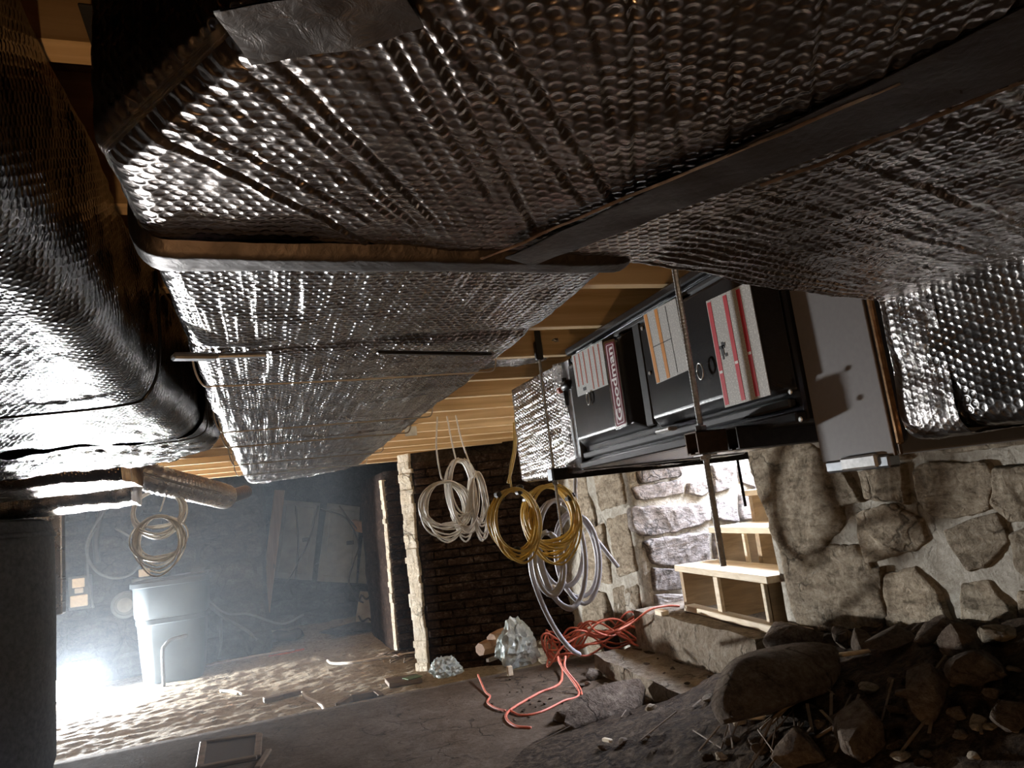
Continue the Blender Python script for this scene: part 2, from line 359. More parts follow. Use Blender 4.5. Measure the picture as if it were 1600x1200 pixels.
def paper_mat():
    """label paper with rows of tiny print; uv 0..1"""
    m, nt, b = newmat('label_paper'); t = nd(nt, 'ShaderNodeTexCoord'); uv = t.outputs['UV']
    s = nd(nt, 'ShaderNodeSeparateXYZ', i_0=uv)
    row = nd(nt, 'ShaderNodeMath', operation='FRACT', i_0=nd(nt, 'ShaderNodeMath', operation='MULTIPLY', i_0=s.outputs[0], i_1=34.).outputs[0]).outputs[0]
    line = nd(nt, 'ShaderNodeMath', operation='GREATER_THAN', i_0=row, i_1=.45).outputs[0]
    wd = noise(nt, nd(nt, 'ShaderNodeVectorMath', operation='MULTIPLY', i_0=uv, i_1=(34, 90, 0)).outputs[0], 1., 1)
    wm = nd(nt, 'ShaderNodeMath', operation='GREATER_THAN', i_0=wd, i_1=.42).outputs[0]
    ink = nd(nt, 'ShaderNodeMath', operation='MULTIPLY', i_0=line, i_1=wm).outputs[0]
    ink = nd(nt, 'ShaderNodeMath', operation='MULTIPLY', i_0=ink, i_1=.62).outputs[0]
    lk(nt, mixc(nt, ink, (.60, .60, .57), (.12, .12, .12)), b.inputs['Base Color']); b.inputs['Roughness'].default_value = .5; return m
MT['paper'] = paper_mat()
# ================================================================== STRUCTURE
rnd = random.Random(7)
def sstep(a, b, x): t = np.clip((x-a)/(b-a), 0, 1); return t*t*(3-2*t)
def wallslab(p0, p1, z0, z1, thick, amp=.015, step=.06, seed=1, f=9):
    """wall with an uneven front face running p0->p1 (plan); thickness goes to the left of that direction"""
    p0 = np.array([*p0, 0.]); p1 = np.array([*p1, 0.]); L = np.linalg.norm(p1-p0); u = (p1-p0)/L; n = np.array([u[1], -u[0], 0])
    nu = max(2, int(L/step)); nw = max(2, int((z1-z0)/step)); a = np.linspace(0, L, nu+1); c = np.linspace(z0, z1, nw+1)
    A, C = np.meshgrid(a, c, indexing='ij'); D = amp*(nz(A, C, f, seed)+.5*nz(A, C, f*3, seed+1))
    P = p0+A[..., None]*u+C[..., None]*np.array([0, 0, 1])+D[..., None]*n
    Q = p0+A[..., None]*u+C[..., None]*np.array([0, 0, 1])-thick*n
    nv = (nu+1)*(nw+1); ix = lambda i, j: i*(nw+1)+j; F = []
    for i in range(nu):
        for j in range(nw):
            F.append((ix(i, j), ix(i+1, j), ix(i+1, j+1), ix(i, j+1)))
    bl, br, tr, tl = [nv+k for k in range(4)]
    V = np.vstack([P.reshape(-1, 3), Q[0, 0], Q[-1, 0], Q[-1, -1], Q[0, -1]])
    F.append((br, bl, tl, tr))
    F.append(tuple([ix(0, j) for j in range(nw+1)]+[tl, bl])); F.append(tuple([ix(nu, j) for j in range(nw, -1, -1)]+[br, tr]))
    F.append(tuple([ix(i, 0) for i in range(nu, -1, -1)]+[bl, br])); F.append(tuple([ix(i, nw) for i in range(nu+1)]+[tr, tl]))
    return V, F
def stone_piece(poly, O, u, w, n, h, seed, N=30):
    """one rounded wall stone: outline in wall coords (metres), proud of the wall by h"""
    poly = np.asarray(poly, float); c = poly.mean(0); P = np.vstack([poly, poly[:1]]); r = np.random.RandomState(seed)
    dl = np.linalg.norm(np.diff(P, axis=0), axis=1); s = np.concatenate([[0], np.cumsum(dl)]); t = np.linspace(0, s[-1], N, endpoint=False)
    B = np.stack([np.interp(t, s, P[:, 0]), np.interp(t, s, P[:, 1])], 1)
    B = (np.roll(B, 1, 0)+2*B+np.roll(B, -1, 0))/4; sz = np.ptp(poly, axis=0).mean()
    B = B+.022*sz*np.stack([nz(B[:, 0], B[:, 1], 40, seed)+.5*nz(B[:, 0], B[:, 1], 110, seed+1), nz(B[:, 0], B[:, 1], 40, seed+3)+.5*nz(B[:, 0], B[:, 1], 110, seed+2)], 1)
    rings = [(1.0, -.04), (.99, .3*h), (.965, .68*h), (.92, .9*h), (.84, h), (.6, 1.02*h), (.32, 1.02*h)]
    if N >= 60: rings = [(1.0, -.04), (.995, .25*h), (.98, .55*h), (.955, .8*h), (.92, .92*h)]+[(x, 1.0*h) for x in np.linspace(.88, .07, 16)]
    tl = r.uniform(-.25, .25, 2)*h/sz*2; vs = []; th = r.uniform(0, 3.1); ct, stn = math.cos(th), math.sin(th)
    for k, (sc, hh) in enumerate(rings):
        q = c+(B-c)*sc; d = np.full(len(B), hh); lx, lyy = q[:, 0]*ct+q[:, 1]*stn, -q[:, 0]*stn+q[:, 1]*ct
        if k:
            rg = 1-2*np.abs(nz(lx*.5, lyy*1.6, 24, seed+7)); rg2 = 1-2*np.abs(nz(lx*.6, lyy*1.5, 70, seed+8))
            d = d+(.20*h*nz(q[:, 0], q[:, 1], 14, seed+5)+.20*h*rg+.10*h*rg2*(N >= 60)+.12*h*nz(q[:, 0], q[:, 1], 60, seed+6)+(q-c)@tl)*min(1, (1-sc)*8+.3)
        vs.append(O+q[:, :1]*u+q[:, 1:]*w+d[:, None]*n)
    vs.append((O+c[0]*u+c[1]*w+h*1.02*n)[None]); nr = len(rings); F = []
    ccw = np.sum(B[:, 0]*np.roll(B[:, 1], -1)-B[:, 1]*np.roll(B[:, 0], -1)) > 0
    flip = (ccw != (np.dot(np.cross(u, w), n) > 0))
    for k in range(nr-1):
        for i in range(N):
            q = (k*N+i, k*N+(i+1) % N, (k+1)*N+(i+1) % N, (k+1)*N+i); F.append(q[::-1] if flip else q)
    for i in range(N):
        q = ((nr-1)*N+i, (nr-1)*N+(i+1) % N, nr*N); F.append(q[::-1] if flip else q)
    return np.vstack(vs), F
def stone_rows(par, O, u, w, n, L, z0, z1, mat, hrow, wst, h, seed, skip=None, N=18):
    r = random.Random(seed); z = z0; k = 0
    while z < z1-.05:
        hh = min(r.uniform(*hrow), z1-z); x = -r.uniform(0, wst[0])
        while x < L:
            ww = r.uniform(*wst); a, b = max(x, 0), min(x+ww, L); x += ww
            if b-a < .07: continue
            g = .012; j = lambda m: r.uniform(-m, m)*min(hh, b-a)
            q = [(a+g+abs(j(.06)), z+g+abs(j(.08))), ((a+b)/2, z+g+j(.03)), (b-g-abs(j(.06)), z+g+abs(j(.08))), (b-g, z+hh/2), (b-g-abs(j(.08)), z+hh-g-abs(j(.1))), ((a+b)/2, z+hh-g+j(.03)), (a+g+abs(j(.08)), z+hh-g-abs(j(.1))), (a+g, z+hh/2)]
            cc = np.mean(q, axis=0)
            if skip and skip(*cc): continue
            k += 1; obj('stone', stone_piece(q, O, u, w, n, h*r.uniform(.6, 1.3), seed*100+k, N), mat, par, True)
        z += hh
Z3 = np.array([0, 0, 1.])
# ---- floor: front concrete slab (raised), sand bed behind it
XW = 2.3
def slab():
    xs = np.linspace(-3.3, 2.6, 60); ys = np.concatenate([np.linspace(-1.7, 4.72, 60), [4.79, 4.82]]); V = []; F = []
    X, Y = np.meshgrid(xs, ys, indexing='ij'); Zt = -1.05+.004*nz(X, Y, 4, 3)
    Y = Y.copy(); Y[:, -1] += .02*nz(xs, xs*0, 14, 5); Y[:, -2] += .02*nz(xs, xs*0, 14, 5); Zt[:, -1] -= .012
    n1, n2 = X.shape; V = np.stack([X, Y, Zt], -1).reshape(-1, 3); B = np.stack([X[:, -1], Y[:, -1], np.full(n1, -1.35)], -1)
    ix = lambda i, j: i*n2+j
    F = [(ix(i, j), ix(i+1, j), ix(i+1, j+1), ix(i, j+1)) for i in range(n1-1) for j in range(n2-1)]
    F += [(ix(i, n2-1), ix(i+1, n2-1), n1*n2+i+1, n1*n2+i) for i in range(n1-1)]
    return np.vstack([V, B]), F
floor = struct(obj('floor', slab(), MT['concrete'], None, 'auto'), 'brown concrete slab floor in the foreground')
def sandz(x, y): return -1.2+.012*nz(x, y, 5, 21)+.006*nz(x, y*1.6, 22, 22)+.0035*nz(x, y*1.5, 55, 23)+.0025*nz(x*.7, y*1.5, 95, 24)+.10*sstep(8.2, 9.6, y)
def hgrid(x0, x1, y0, y1, st, fn):
    xs = np.linspace(x0, x1, int((x1-x0)/st)+1); ys = np.linspace(y0, y1, int((y1-y0)/st)+1); X, Y = np.meshgrid(xs, ys, indexing='ij')
    n1, n2 = X.shape; V = np.stack([X, Y, fn(X, Y)], -1).reshape(-1, 3)
    F = [(i*n2+j, (i+1)*n2+j, (i+1)*n2+j+1, i*n2+j+1) for i in range(n1-1) for j in range(n2-1)]
    return V, F
sand = obj('sand_bed', hgrid(-3.3, 2.6, 4.8, 9.9, .022, sandz), MT['sand'], None, True)
sand['kind'] = 'stuff'; tag(sand, 'trampled pale sand bed stretching from the work lamp to the brick wall', 'sand')
# ---- dirt mound along the right wall
def moundz(x, y):
    hw = .34+.14*np.clip(2.9-y, -.6, 1.4); fade = 1-sstep(2.85, 3.6, y)
    base = np.clip((x-.85-.12*(y-2.5))/1.45, 0, 1)**1.35*hw*fade
    rough = .022*nz(x, y, 6, 31)+.010*nz(x, y, 19, 32)+.007*nz(x, y, 60, 33)
    return -1.058+base+rough*np.clip(base*8, 0, 1)+.02*np.clip((x-.6)*2, 0, 1)*fade
mound = obj('dirt_mound', hgrid(.3, 2.34, -1.0, 3.95, .02, moundz), MT['dirt'], None, True)
mound['kind'] = 'stuff'; tag(mound, 'dark dirt mound heaped along the stone wall at lower right', 'dirt')
def gza(x, y): return np.where(y > 4.82, sandz(x, y), np.maximum(-1.05, np.where(x > .3, moundz(x, y), -2.)))
def gz(x, y): return float(gza(np.array([float(x)]), np.array([float(y)]))[0])
def onground(p):
    r = ray(p); t = .5/abs(r[2])*1.0015**np.arange(1400); Q = r[None]*t[:, None]; g = gza(Q[:, 0], Q[:, 1])
    i = int(np.argmax(Q[:, 2] <= g)); return np.array([Q[i, 0], Q[i, 1], g[i]])
# ---- ceiling: OSB deck panels on pine joists
ceil = struct(obj('ceiling', cbox((-.3, 4.1, .86), (6.2, 11.8, .08)), MT['osb']), 'wooden subfloor ceiling')
for i in range(6):
    for j in range(10):
        y0 = -1.7+1.2*j; x0 = -3.4+2.4*i-(1.2 if j % 2 else 0); x1 = min(x0+2.39, 2.8); x0 = max(x0, -3.4)
        if x1-x0 < .1: continue
        obj('osb_panel', cbox(((x0+x1)/2, y0+.597, .79), (x1-x0, 1.192, .02), b=.003), MT['osb'], ceil)
jv = cbox((0, 0, 0), (6.0, .04, .235), b=.003); jme = None
YJ = [1.637+.409*k for k in range(-7, 13)]
for k, y in enumerate(YJ):
    c = (-.35, y, .55+.1175)
    if jme is None:
        j0 = obj('joist', (jv[0]+np.array(c), jv[1]), MT['joist'], ceil); jme = j0.data
    else:
        o = bpy.data.objects.new('joist', jme); COL.objects.link(o); o.parent = ceil
        o.location = np.array([c[0], c[1], .55+H])-ORG[ceil.name]
# ---- outer walls
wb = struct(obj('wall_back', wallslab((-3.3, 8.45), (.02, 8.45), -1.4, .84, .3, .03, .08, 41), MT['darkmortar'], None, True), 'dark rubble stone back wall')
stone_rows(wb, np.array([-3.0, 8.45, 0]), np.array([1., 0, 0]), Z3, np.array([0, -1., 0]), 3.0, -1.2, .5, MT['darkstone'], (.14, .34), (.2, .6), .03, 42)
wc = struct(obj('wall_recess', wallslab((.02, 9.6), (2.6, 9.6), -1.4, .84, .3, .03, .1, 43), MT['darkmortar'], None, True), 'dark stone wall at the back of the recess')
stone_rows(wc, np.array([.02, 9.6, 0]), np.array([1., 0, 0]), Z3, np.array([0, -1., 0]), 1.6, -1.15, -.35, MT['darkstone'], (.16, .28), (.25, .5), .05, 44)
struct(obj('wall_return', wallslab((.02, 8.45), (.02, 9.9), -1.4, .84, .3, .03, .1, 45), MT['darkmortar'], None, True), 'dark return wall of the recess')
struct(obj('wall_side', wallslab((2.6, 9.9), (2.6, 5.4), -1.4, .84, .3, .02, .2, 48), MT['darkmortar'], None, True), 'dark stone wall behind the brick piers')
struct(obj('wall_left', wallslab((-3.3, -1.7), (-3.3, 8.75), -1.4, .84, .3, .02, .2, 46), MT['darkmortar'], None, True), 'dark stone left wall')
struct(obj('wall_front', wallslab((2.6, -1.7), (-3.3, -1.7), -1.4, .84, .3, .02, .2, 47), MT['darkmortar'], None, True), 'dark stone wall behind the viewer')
# ---- right wall with stair opening
YN, YF = 2.93, 4.28
wr = struct(obj('wall_right', wallslab((XW, YN), (XW, -1.7), -1.4, .84, .3, .014, .045, 51), MT['mortar'], None, True), 'fieldstone right wall with pale mortar')
O = np.array([XW, 0, 0]); uY = np.array([0, 1., 0]); nX = np.array([-1., 0, 0])
def grow(q, f): q = np.array(q); return q.mean(0)+(q-q.mean(0))*f
def px2wall(poly, off, sc): return [onx((x/sc+off[0], y/sc+off[1]), XW)[1:] for x, y in poly]
NEAR = [[(75,160),(330,150),(420,250),(450,300),(480,450),(400,580),(230,600),(190,500),(130,330)],
 [(245,640),(570,640),(630,740),(680,900),(640,980),(340,995),(300,900),(262,760)],
 [(440,260),(510,250),(590,390),(500,410),(460,380)], [(600,270),(790,235),(805,400),(720,390),(620,380)],
 [(870,270),(920,235),(1170,235),(1195,320),(1170,420),(1100,450),(950,455),(890,390)], [(600,460),(740,435),(860,490),(885,580),(840,610),(640,670),(605,560)],
 [(1010,540),(1220,470),(1275,580),(1180,690),(1110,705),(1040,620)], [(722,760),(850,725),(940,830),(1000,1010),(745,1020),(715,900)],
 [(1235,260),(1380,250),(1500,300),(1480,470),(1300,480),(1225,400)], [(890,100),(1350,60),(1350,130),(1060,160),(930,150)],
 [(1085,800),(1200,790),(1330,950),(1240,1010),(1085,1010)], [(450,185),(760,170),(800,200),(600,225),(440,240)],
 [(1310,560),(1500,520),(1600,700),(1450,800),(1330,700)], [(1350,830),(1560,830),(1600,1000),(1360,1010)], [(640,720),(700,710),(690,820),(660,800)]]
for k, q in enumerate(NEAR): obj('stone', stone_piece(grow(px2wall(q, (1150, 650), 3), 1.20), O, uY, Z3, nX, .022 if k not in (7,) else .014, 500+k, 96), MT['stone'], wr, True)
for k, (y, z) in enumerate([(1.2,-.1),(1.15,-.5),(.75,.0),(.7,-.4),(.2,-.1),(.25,-.5),(-.3,-.2),(1.95,.38),(2.6,.35),(1.2,.4),(.6,.4)]):
    obj('stone', stone_piece([(y-.2, z-.1), (y, z-.16), (y+.2, z-.13), (y+.23, z+.08), (y+.05, z+.16), (y-.2, z+.12)], O, uY, Z3, nX, .028, 560+k, 40), MT['stone'], wr, True)
wr2 = struct(obj('wall_right', wallslab((XW, 5.75), (XW, YF), -1.4, .84, .3, .02, .045, 52), MT['mortar'], None, True), 'stone wall left of the stair opening, under the hanging cables')
for k, q in enumerate([[(4.33,-.05),(4.75,-.1),(4.8,.35),(4.4,.42)], [(4.85,-.2),(5.2,-.25),(5.25,.3),(4.9,.35)], [(4.32,-.5),(4.6,-.55),(4.68,-.15),(4.34,-.12)], [(4.7,-.6),(5.15,-.6),(5.1,-.25),(4.75,-.18)], [(4.35,-1.0),(4.75,-1.0),(4.72,-.62),(4.33,-.58)], [(4.82,-1.15),(5.3,-1.15),(5.3,-.7),(4.85,-.66)]]):
    obj('stone', stone_piece(q, O, uY, Z3, nX, .018, 600+k, 72), MT['stone'], wr2, True)
# stairwell jambs
wj = struct(obj('wall_stairwell', wallslab((XW, YF), (5.1, YF), -1.4, 1.02, .3, .014, .05, 53), MT['mortar'], None, True), 'daylit stone jamb wall on the far side of the stairs')
JAMB = [[(800,220),(1150,200),(1165,280),(1000,335),(850,355),(805,320)], [(1060,105),(1150,85),(1168,140),(1120,168),(1050,150)], [(800,125),(1040,85),(1040,150),(950,172),(820,182)],
 [(850,375),(1150,330),(1165,480),(1000,500),(890,475)], [(890,500),(1020,510),(1035,600),(900,610)], [(905,625),(1035,625),(1040,690),(910,700)], [(1200,180),(1285,220),(1295,290),(1170,270)], [(1290,20),(1390,60),(1390,135),(1300,100)], [(1170,20),(1270,30),(1260,130),(1190,150)], [(1300,150),(1420,150),(1440,260),(1310,280)], [(1180,320),(1330,300),(1340,420),(1190,470)], [(1060,500),(1240,490),(1250,620),(1060,640)], [(1360,300),(1500,300),(1500,420),(1370,430)],[(820,20),(1030,20),(1030,70),(830,110)]]
for k, q in enumerate(JAMB):
    w = [ony((x/3+720, y/3+720), YF)[[0, 2]] for x, y in q]; obj('stone', stone_piece(grow(w, 1.04), np.array([0, YF, 0]), np.array([1., 0, 0]), Z3, np.array([0, -1., 0]), .03, 650+k, 72), MT['jambstone'], wj, True)
struct(obj('wall_stairwell', wallslab((5.1, YN), (XW+.3, YN), -1.4, 1.02, .3, .014, .1, 54), MT['mortar'], None, True), 'near jamb wall of the stairwell')
struct(obj('wall_stairwell', wallslab((5.0, YF+.3), (5.0, YN-.3), -1.4, 1.02, .3, .014, .1, 55), MT['mortar'], None, True), 'end wall of the stairwell')
struct(obj('trim_1', cbox((2.72, 3.6, .78), (.72, 1.95, .46)), MT['joist']), 'wooden header over the stair opening')
struct(obj('floor_stairwell', cbox((3.6, 3.6, -1.1), (2.9, 1.4, .3)), MT['dirt']), 'stairwell ground')
# ---- middle brick wall with lime-washed ends
P0 = np.array([1.21, 6.02, 0]); P1 = np.array([2.42, 5.50, 0])
wm = struct(obj('wall_middle', wallslab(P0[:2]+.0, P1[:2], -1.3, .56, .42, .006, .1, 61), MT['brickmortar'], None, True), 'dark brick wall beside the hanging cable coils')
u = (P1-P0)/np.linalg.norm(P1-P0); n = np.array([u[1], -u[0], 0]); Lw = np.linalg.norm(P1-P0)
bm = bpy.data.meshes.new('brick'); bv, bf = cbox((0, 0, 0), (1, 1, 1), b=.06); bm.from_pydata(bv.tolist(), [], bf); bm.materials.append(MT['brick'])
def brickface(par, P, u, n, L, z0, z1, seed, bl=.215, bh=.068):
    r = random.Random(seed); nrow = int((z1-z0)/bh)
    for i in range(nrow):
        x = -bl/2*(i % 2)
        while x < L-.02:
            a, b = max(0, x), min(L, x+bl); x += bl
            if b-a < .05: continue
            p = P+u*(a+b)/2+Z3*(z0+(i+.5)*bh)+n*r.uniform(-.004, .012)
            inst('brick', bm, p, (u, n, Z3), ((b-a)-.012, .04, bh-.012), par)
brickface(wm, P0+u*.02, u, n, Lw-.12, -1.22, .53, 62)
# lime-washed end pieces (wall ends facing the lamp)
lwm = bpy.data.meshes.new('brick_end'); bv, bf = cbox((0, 0, 0), (1, 1, 1), b=.05); lwm.from_pydata(bv.tolist(), [], bf); lwm.materials.append(MT['limewash'])
def endstrip(name, q0, q1, z0, z1, seed, lab):
    """lime-washed wall end: a mortar core with every brick end as its own piece"""
    q0 = np.array([*q0, 0.]); q1 = np.array([*q1, 0.]); e = q1-q0; L = np.linalg.norm(e); e /= L; nn = np.array([e[1], -e[0], 0]); r = random.Random(seed)
    root = struct(obj(name, cbox((q0+q1)/2+Z3*(z0+z1)/2-nn*.012, (L*.93, .03, z1-z0), (e, nn, Z3)), MT['limewash']), lab); z = z0
    while z < z1-.02:
        h = min(r.uniform(.03, .11), z1-z); j = r.uniform(-.06, .06)*L
        inst('brick_end', lwm, (q0+q1)/2+e*j+nn*r.uniform(-.006, .008)+Z3*(z+h/2), (e, nn, Z3), (L*r.uniform(.88, 1.14), .035, h+.002), root); z += h
    return root
endstrip('trim_2', (1.128, 6.10), (1.207, 6.01), -1.2, .56, 63, 'flaking lime-washed end of the front brick wall')
wm2 = struct(obj('wall_middle', wallslab((1.13, 7.02), (1.9, 6.9), -1.3, .5, .3, .006, .1, 64), MT['brickmortar'], None, True), 'narrow dark brick pier behind the lime-washed wall end')
brickface(wm2, np.array([1.13, 7.0, 0]), np.array([.988, -.153, 0]), np.array([-.153, -.988, 0]), .5, -1.22, .48, 65)
endstrip('trim_3', (1.118, 7.07), (1.137, 7.01), -1.2, .42, 66, 'thin lime-washed edge of the rear brick pier')
wm3 = struct(obj('wall_middle', wallslab((1.10, 8.6), (1.13, 7.1), -1.3, .5, .3, .01, .1, 67), MT['brick'], None, True), 'brown brick side of the rear pier')
# ---- stairs: concrete steps
def slabpoly(pts, z0, z1, amp, seed, st=.05):
    """concrete step from a plan quad (4 pts ccw) with worn uneven faces"""
    p = [np.array([*q, 0.]) for q in pts]; N = 26; V = []; g = np.linspace(0, 1, N); nzz = 6
    top = [(1-s)*((1-t)*p[0]+t*p[1])+s*((1-t)*p[3]+t*p[2]) for s in g for t in g]
    top = np.array(top); top[:, 2] = z1+amp*nz(top[:, 0], top[:, 1], 16, seed)+amp*.5*nz(top[:, 0], top[:, 1], 45, seed+1)
    F = [(i*N+j, i*N+j+1, (i+1)*N+j+1, (i+1)*N+j) for i in range(N-1) for j in range(N-1)]
    ring = [i for i in range(N)]+[i*N+N-1 for i in range(1, N)]+[(N-1)*N+i for i in range(N-2, -1, -1)]+[i*N for i in range(N-2, 0, -1)]
    V = [top]; prev = ring; base = len(top); cen = top.mean(0)
    for k in range(1, nzz+1):
        q = top[ring].copy(); z = z1+(z0-z1)*k/nzz; q[:, 2] = z
        d = (q-cen); d[:, 2] = 0; d /= np.linalg.norm(d, axis=1)[:, None]; q += d*(amp*1.2*nz(np.arange(len(ring))*.05, np.full(len(ring), z), 14, seed+2)+amp)[:, None]
        V.append(q); cur = list(range(base, base+len(ring))); base += len(ring); m = len(ring)
        F += [(prev[i], cur[i], cur[(i+1) % m], prev[(i+1) % m]) for i in range(m)]; prev = cur
    F = [f[::-1] for f in F]
    return np.vstack(V), F
tag(obj('concrete_step', slabpoly([(1.79, 2.9), (2.3, 2.9), (2.3, 4.32), (1.90, 4.3)], -1.3, -.95, .012, 71), MT['stepconc'], None, 'auto'), 'lower worn concrete step littered with chips, under the orange cord', 'step')
tag(obj('concrete_step', slabpoly([(2.12, 2.95), (3.2, 2.95), (3.2, 4.27), (2.20, 4.27)], -1.2, -.72, .008, 72), MT['stepconc'], None, 'auto'), 'upper rough-faced concrete step carrying the wooden stairs', 'step')
# ---- wooden stairs
es = np.array([-.125, -.992, 0]); ns = np.array([.992, -.125, 0]); T0 = np.array([2.385, 4.0, 0])
st = empty('wooden_stairs', (2.4, 3.4, -.72), 'unfinished pine box stairs climbing into daylight through the stone opening', 'stairs')
ZT = [-.46+.199*k for k in range(7)]; GO = .275
for k, z in enumerate(ZT):
    a = T0+ns*GO*k-es*(.015*k); obj('tread', bar(a+ns*.14+Z3*(z-.018), a+ns*.14+es*(1.05 if k == 0 else 1.0)+Z3*(z-.018), .29, .036, b=.003), MT['pine_y'], st)
def stringer(s):
    pts = []; zb = -.72
    prof = [(.015, zb)]
    for k, z in enumerate(ZT): prof += [(.015+GO*k, z-.037), (GO*(k+1)+.012, z-.037)]
    prof += [(GO*7, ZT[-1]-.35), (.42, zb)]
    V = []; n_ = len(prof)
    for d in (0, .04):
        for x, z in prof: V.append(T0+es*(s+d)+ns*x+Z3*z)
    F = [tuple(range(n_)), tuple(range(2*n_-1, n_-1, -1))]+[(i, i+n_, (i+1) % n_+n_, (i+1) % n_) for i in range(n_)]
    return np.array(V), F
for s in (.02, .50, .98): obj('stringer', stringer(s), MT['ply'], st)
for k, z in enumerate(ZT[:6]):     # pale front edging strips on the stringers
    zb = -.72 if k == 0 else ZT[k-1]
    for s in ((.50, .98), (.38, .72), (.33, .8), (.4,), (.4,), (.4,))[k]:
        c = T0+ns*(GO*k+.004)+es*(s+.02); obj('edge_strip', bar(c+Z3*zb, c+Z3*(z-.037), .02, .05 if s in (.5, .72) else .028, up=es, b=.002), MT['pine_y'], st)
obj('base_plate', bar(T0+ns*.0+es*.12-Z3*.70, T0+ns*.0+es*1.0-Z3*.70, .07, .035, b=.003), MT['pine_y'], st)
c = onz((1228, 985), -.70); tag(obj('wood_block', bar(c+es*-.15, c+es*.15, .10, .045), MT['pine_y']), 'pale wood offcut shimmed under the right end of the stairs', 'wood block')
c = onz((1034, 957), -.705); tag(obj('wood_block', bar(c+es*-.05, c+es*.05, .05, .03), MT['pine_y']), 'small wood offcut at the left foot of the wooden stairs', 'wood block')
# ================================================================== DUCTS
def loft_duct(secs, st=.012, sp=.010, rad=.035, wr=1.0, seed=1, uvxy=False, creases=None, top=None, cap=(False, False)):
    """secs: list of (Lx,Ly,Rx,Ry,zbL,zbR,ztop) from one end to the other; wrapped, rounded box duct"""
    S_ = np.array(secs, float); mid = (S_[:, :2]+S_[:, 2:4])/2; s = np.concatenate([[0], np.cumsum(np.linalg.norm(np.diff(mid, axis=0), axis=1))])
    n = max(2, int(s[-1]/st)); t = np.linspace(0, s[-1], n+1); C = np.stack([np.interp(t, s, S_[:, k]) for k in range(7)], 1)
    Wm = np.max(np.linalg.norm(S_[:, :2]-S_[:, 2:4], axis=1)); nb = max(6, int(Wm/sp)); nw = max(3, int(np.max(S_[:, 6]-np.minimum(S_[:, 4], S_[:, 5]))/(sp*1.6))); na = 6
    rows = []; uvs = []; nrm = []
    for i in range(n+1):
        lx, ly, rx, ry, zl, zr, zt = C[i]; L = np.array([lx, ly, 0]); R = np.array([rx, ry, 0]); w = np.linalg.norm(R-L); e = (R-L)/w
        P = []; Nn = []
        for k in range(nw): z = zt+(zl+rad-zt)*k/nw; P.append(L+Z3*z); Nn.append(-e)
        for k in range(na+1):
            a = math.pi/2*k/na; P.append(L+e*rad*(1-math.cos(a))+Z3*(zl+rad*(1-math.sin(a)))); Nn.append(-e*math.cos(a)-Z3*math.sin(a))
        for k in range(1, nb): f = k/nb; P.append(L+e*(rad+(w-2*rad)*f)+Z3*(zl+(zr-zl)*f)); Nn.append(-Z3)
        for k in range(na+1):
            a = math.pi/2*k/na; P.append(R-e*rad*(1-math.sin(a))+Z3*(zr+rad*(1-math.cos(a)))); Nn.append(e*math.sin(a)-Z3*math.cos(a))
        for k in range(1, nw+1): z = zr+rad+(zt-zr-rad)*k/nw; P.append(R+Z3*z); Nn.append(e)
        P = np.array(P); d = np.concatenate([[0], np.cumsum(np.linalg.norm(np.diff(P, axis=0), axis=1))]); d -= d[-1]/2
        rows.append(P); nrm.append(np.array(Nn)); uvs.append(np.stack([d, np.full(len(d), t[i])], 1))
    P = np.array(rows); N_ = np.array(nrm); U = np.array(uvs); m = P.shape[1]
    if uvxy: U = np.where((np.abs(N_[..., 2:3]) > .5), P[..., :2], U)
    D = wr*(.0045*nz(U[..., 0], U[..., 1], 14, seed)+.0022*nz(U[..., 0], U[..., 1], 45, seed+1)+.0011*nz(U[..., 0]*1.7, U[..., 1], 110, seed+2))
    if creases is not None: D = D+creases(P[..., 0], P[..., 1], U)
    P = P+N_*D[..., None]; V = P.reshape(-1, 3)
    F = [(i*m+k, (i+1)*m+k, (i+1)*m+k+1, i*m+k+1) for i in range(n) for k in range(m-1)]
    a = np.linalg.norm(np.cross(V[F[0][1]]-V[F[0][0]], V[F[0][2]]-V[F[0][0]]))
    fn = np.cross(V[F[0][1]]-V[F[0][0]], V[F[0][3]]-V[F[0][0]])
    if fn@N_[0, 0] < 0: F = [f[::-1] for f in F]
    if cap[0]: F.append(tuple(range(m)))
    if cap[1]: F.append(tuple(n*m+k for k in range(m))[::-1])
    F += [(i*m, i*m+m-1, (i+1)*m+m-1, (i+1)*m) for i in range(n)]          # lid
    return V, F, U.reshape(-1, 2)
def duct(name, par, mat='foil', **k):
    V, F, U = loft_duct(**k); return obj(name, (V, F), MT[mat], par, True, uv=U)
def folds(lines):
    """sharp straight folds pressed into the wrap: (px,py,dirx,diry,len0,len1,amp,sig)"""
    def fn(X, Y, U):
        D = np.zeros_like(X)
        for px, py, dx, dy, l0, l1, amp, sg in lines:
            q = math.hypot(dx, dy); ux, uy = dx/q, dy/q; a = (X-px)*ux+(Y-py)*uy; b = -(X-px)*uy+(Y-py)*ux
            win = sstep(l0, l0+.05, a)*(1-sstep(l1-.05, l1, a))
            D = D-amp*np.exp(-(b/sg)**2)*win+amp*.7*np.exp(-((b-2.2*sg)/(1.4*sg))**2)*win
        return D
    return fn
trunk = empty('insulated_trunk_duct', (.18, 2.4, .3), 'big foil bubble-wrapped trunk duct overhead, turning right towards the furnace', 'duct')
rr = random.Random(5)
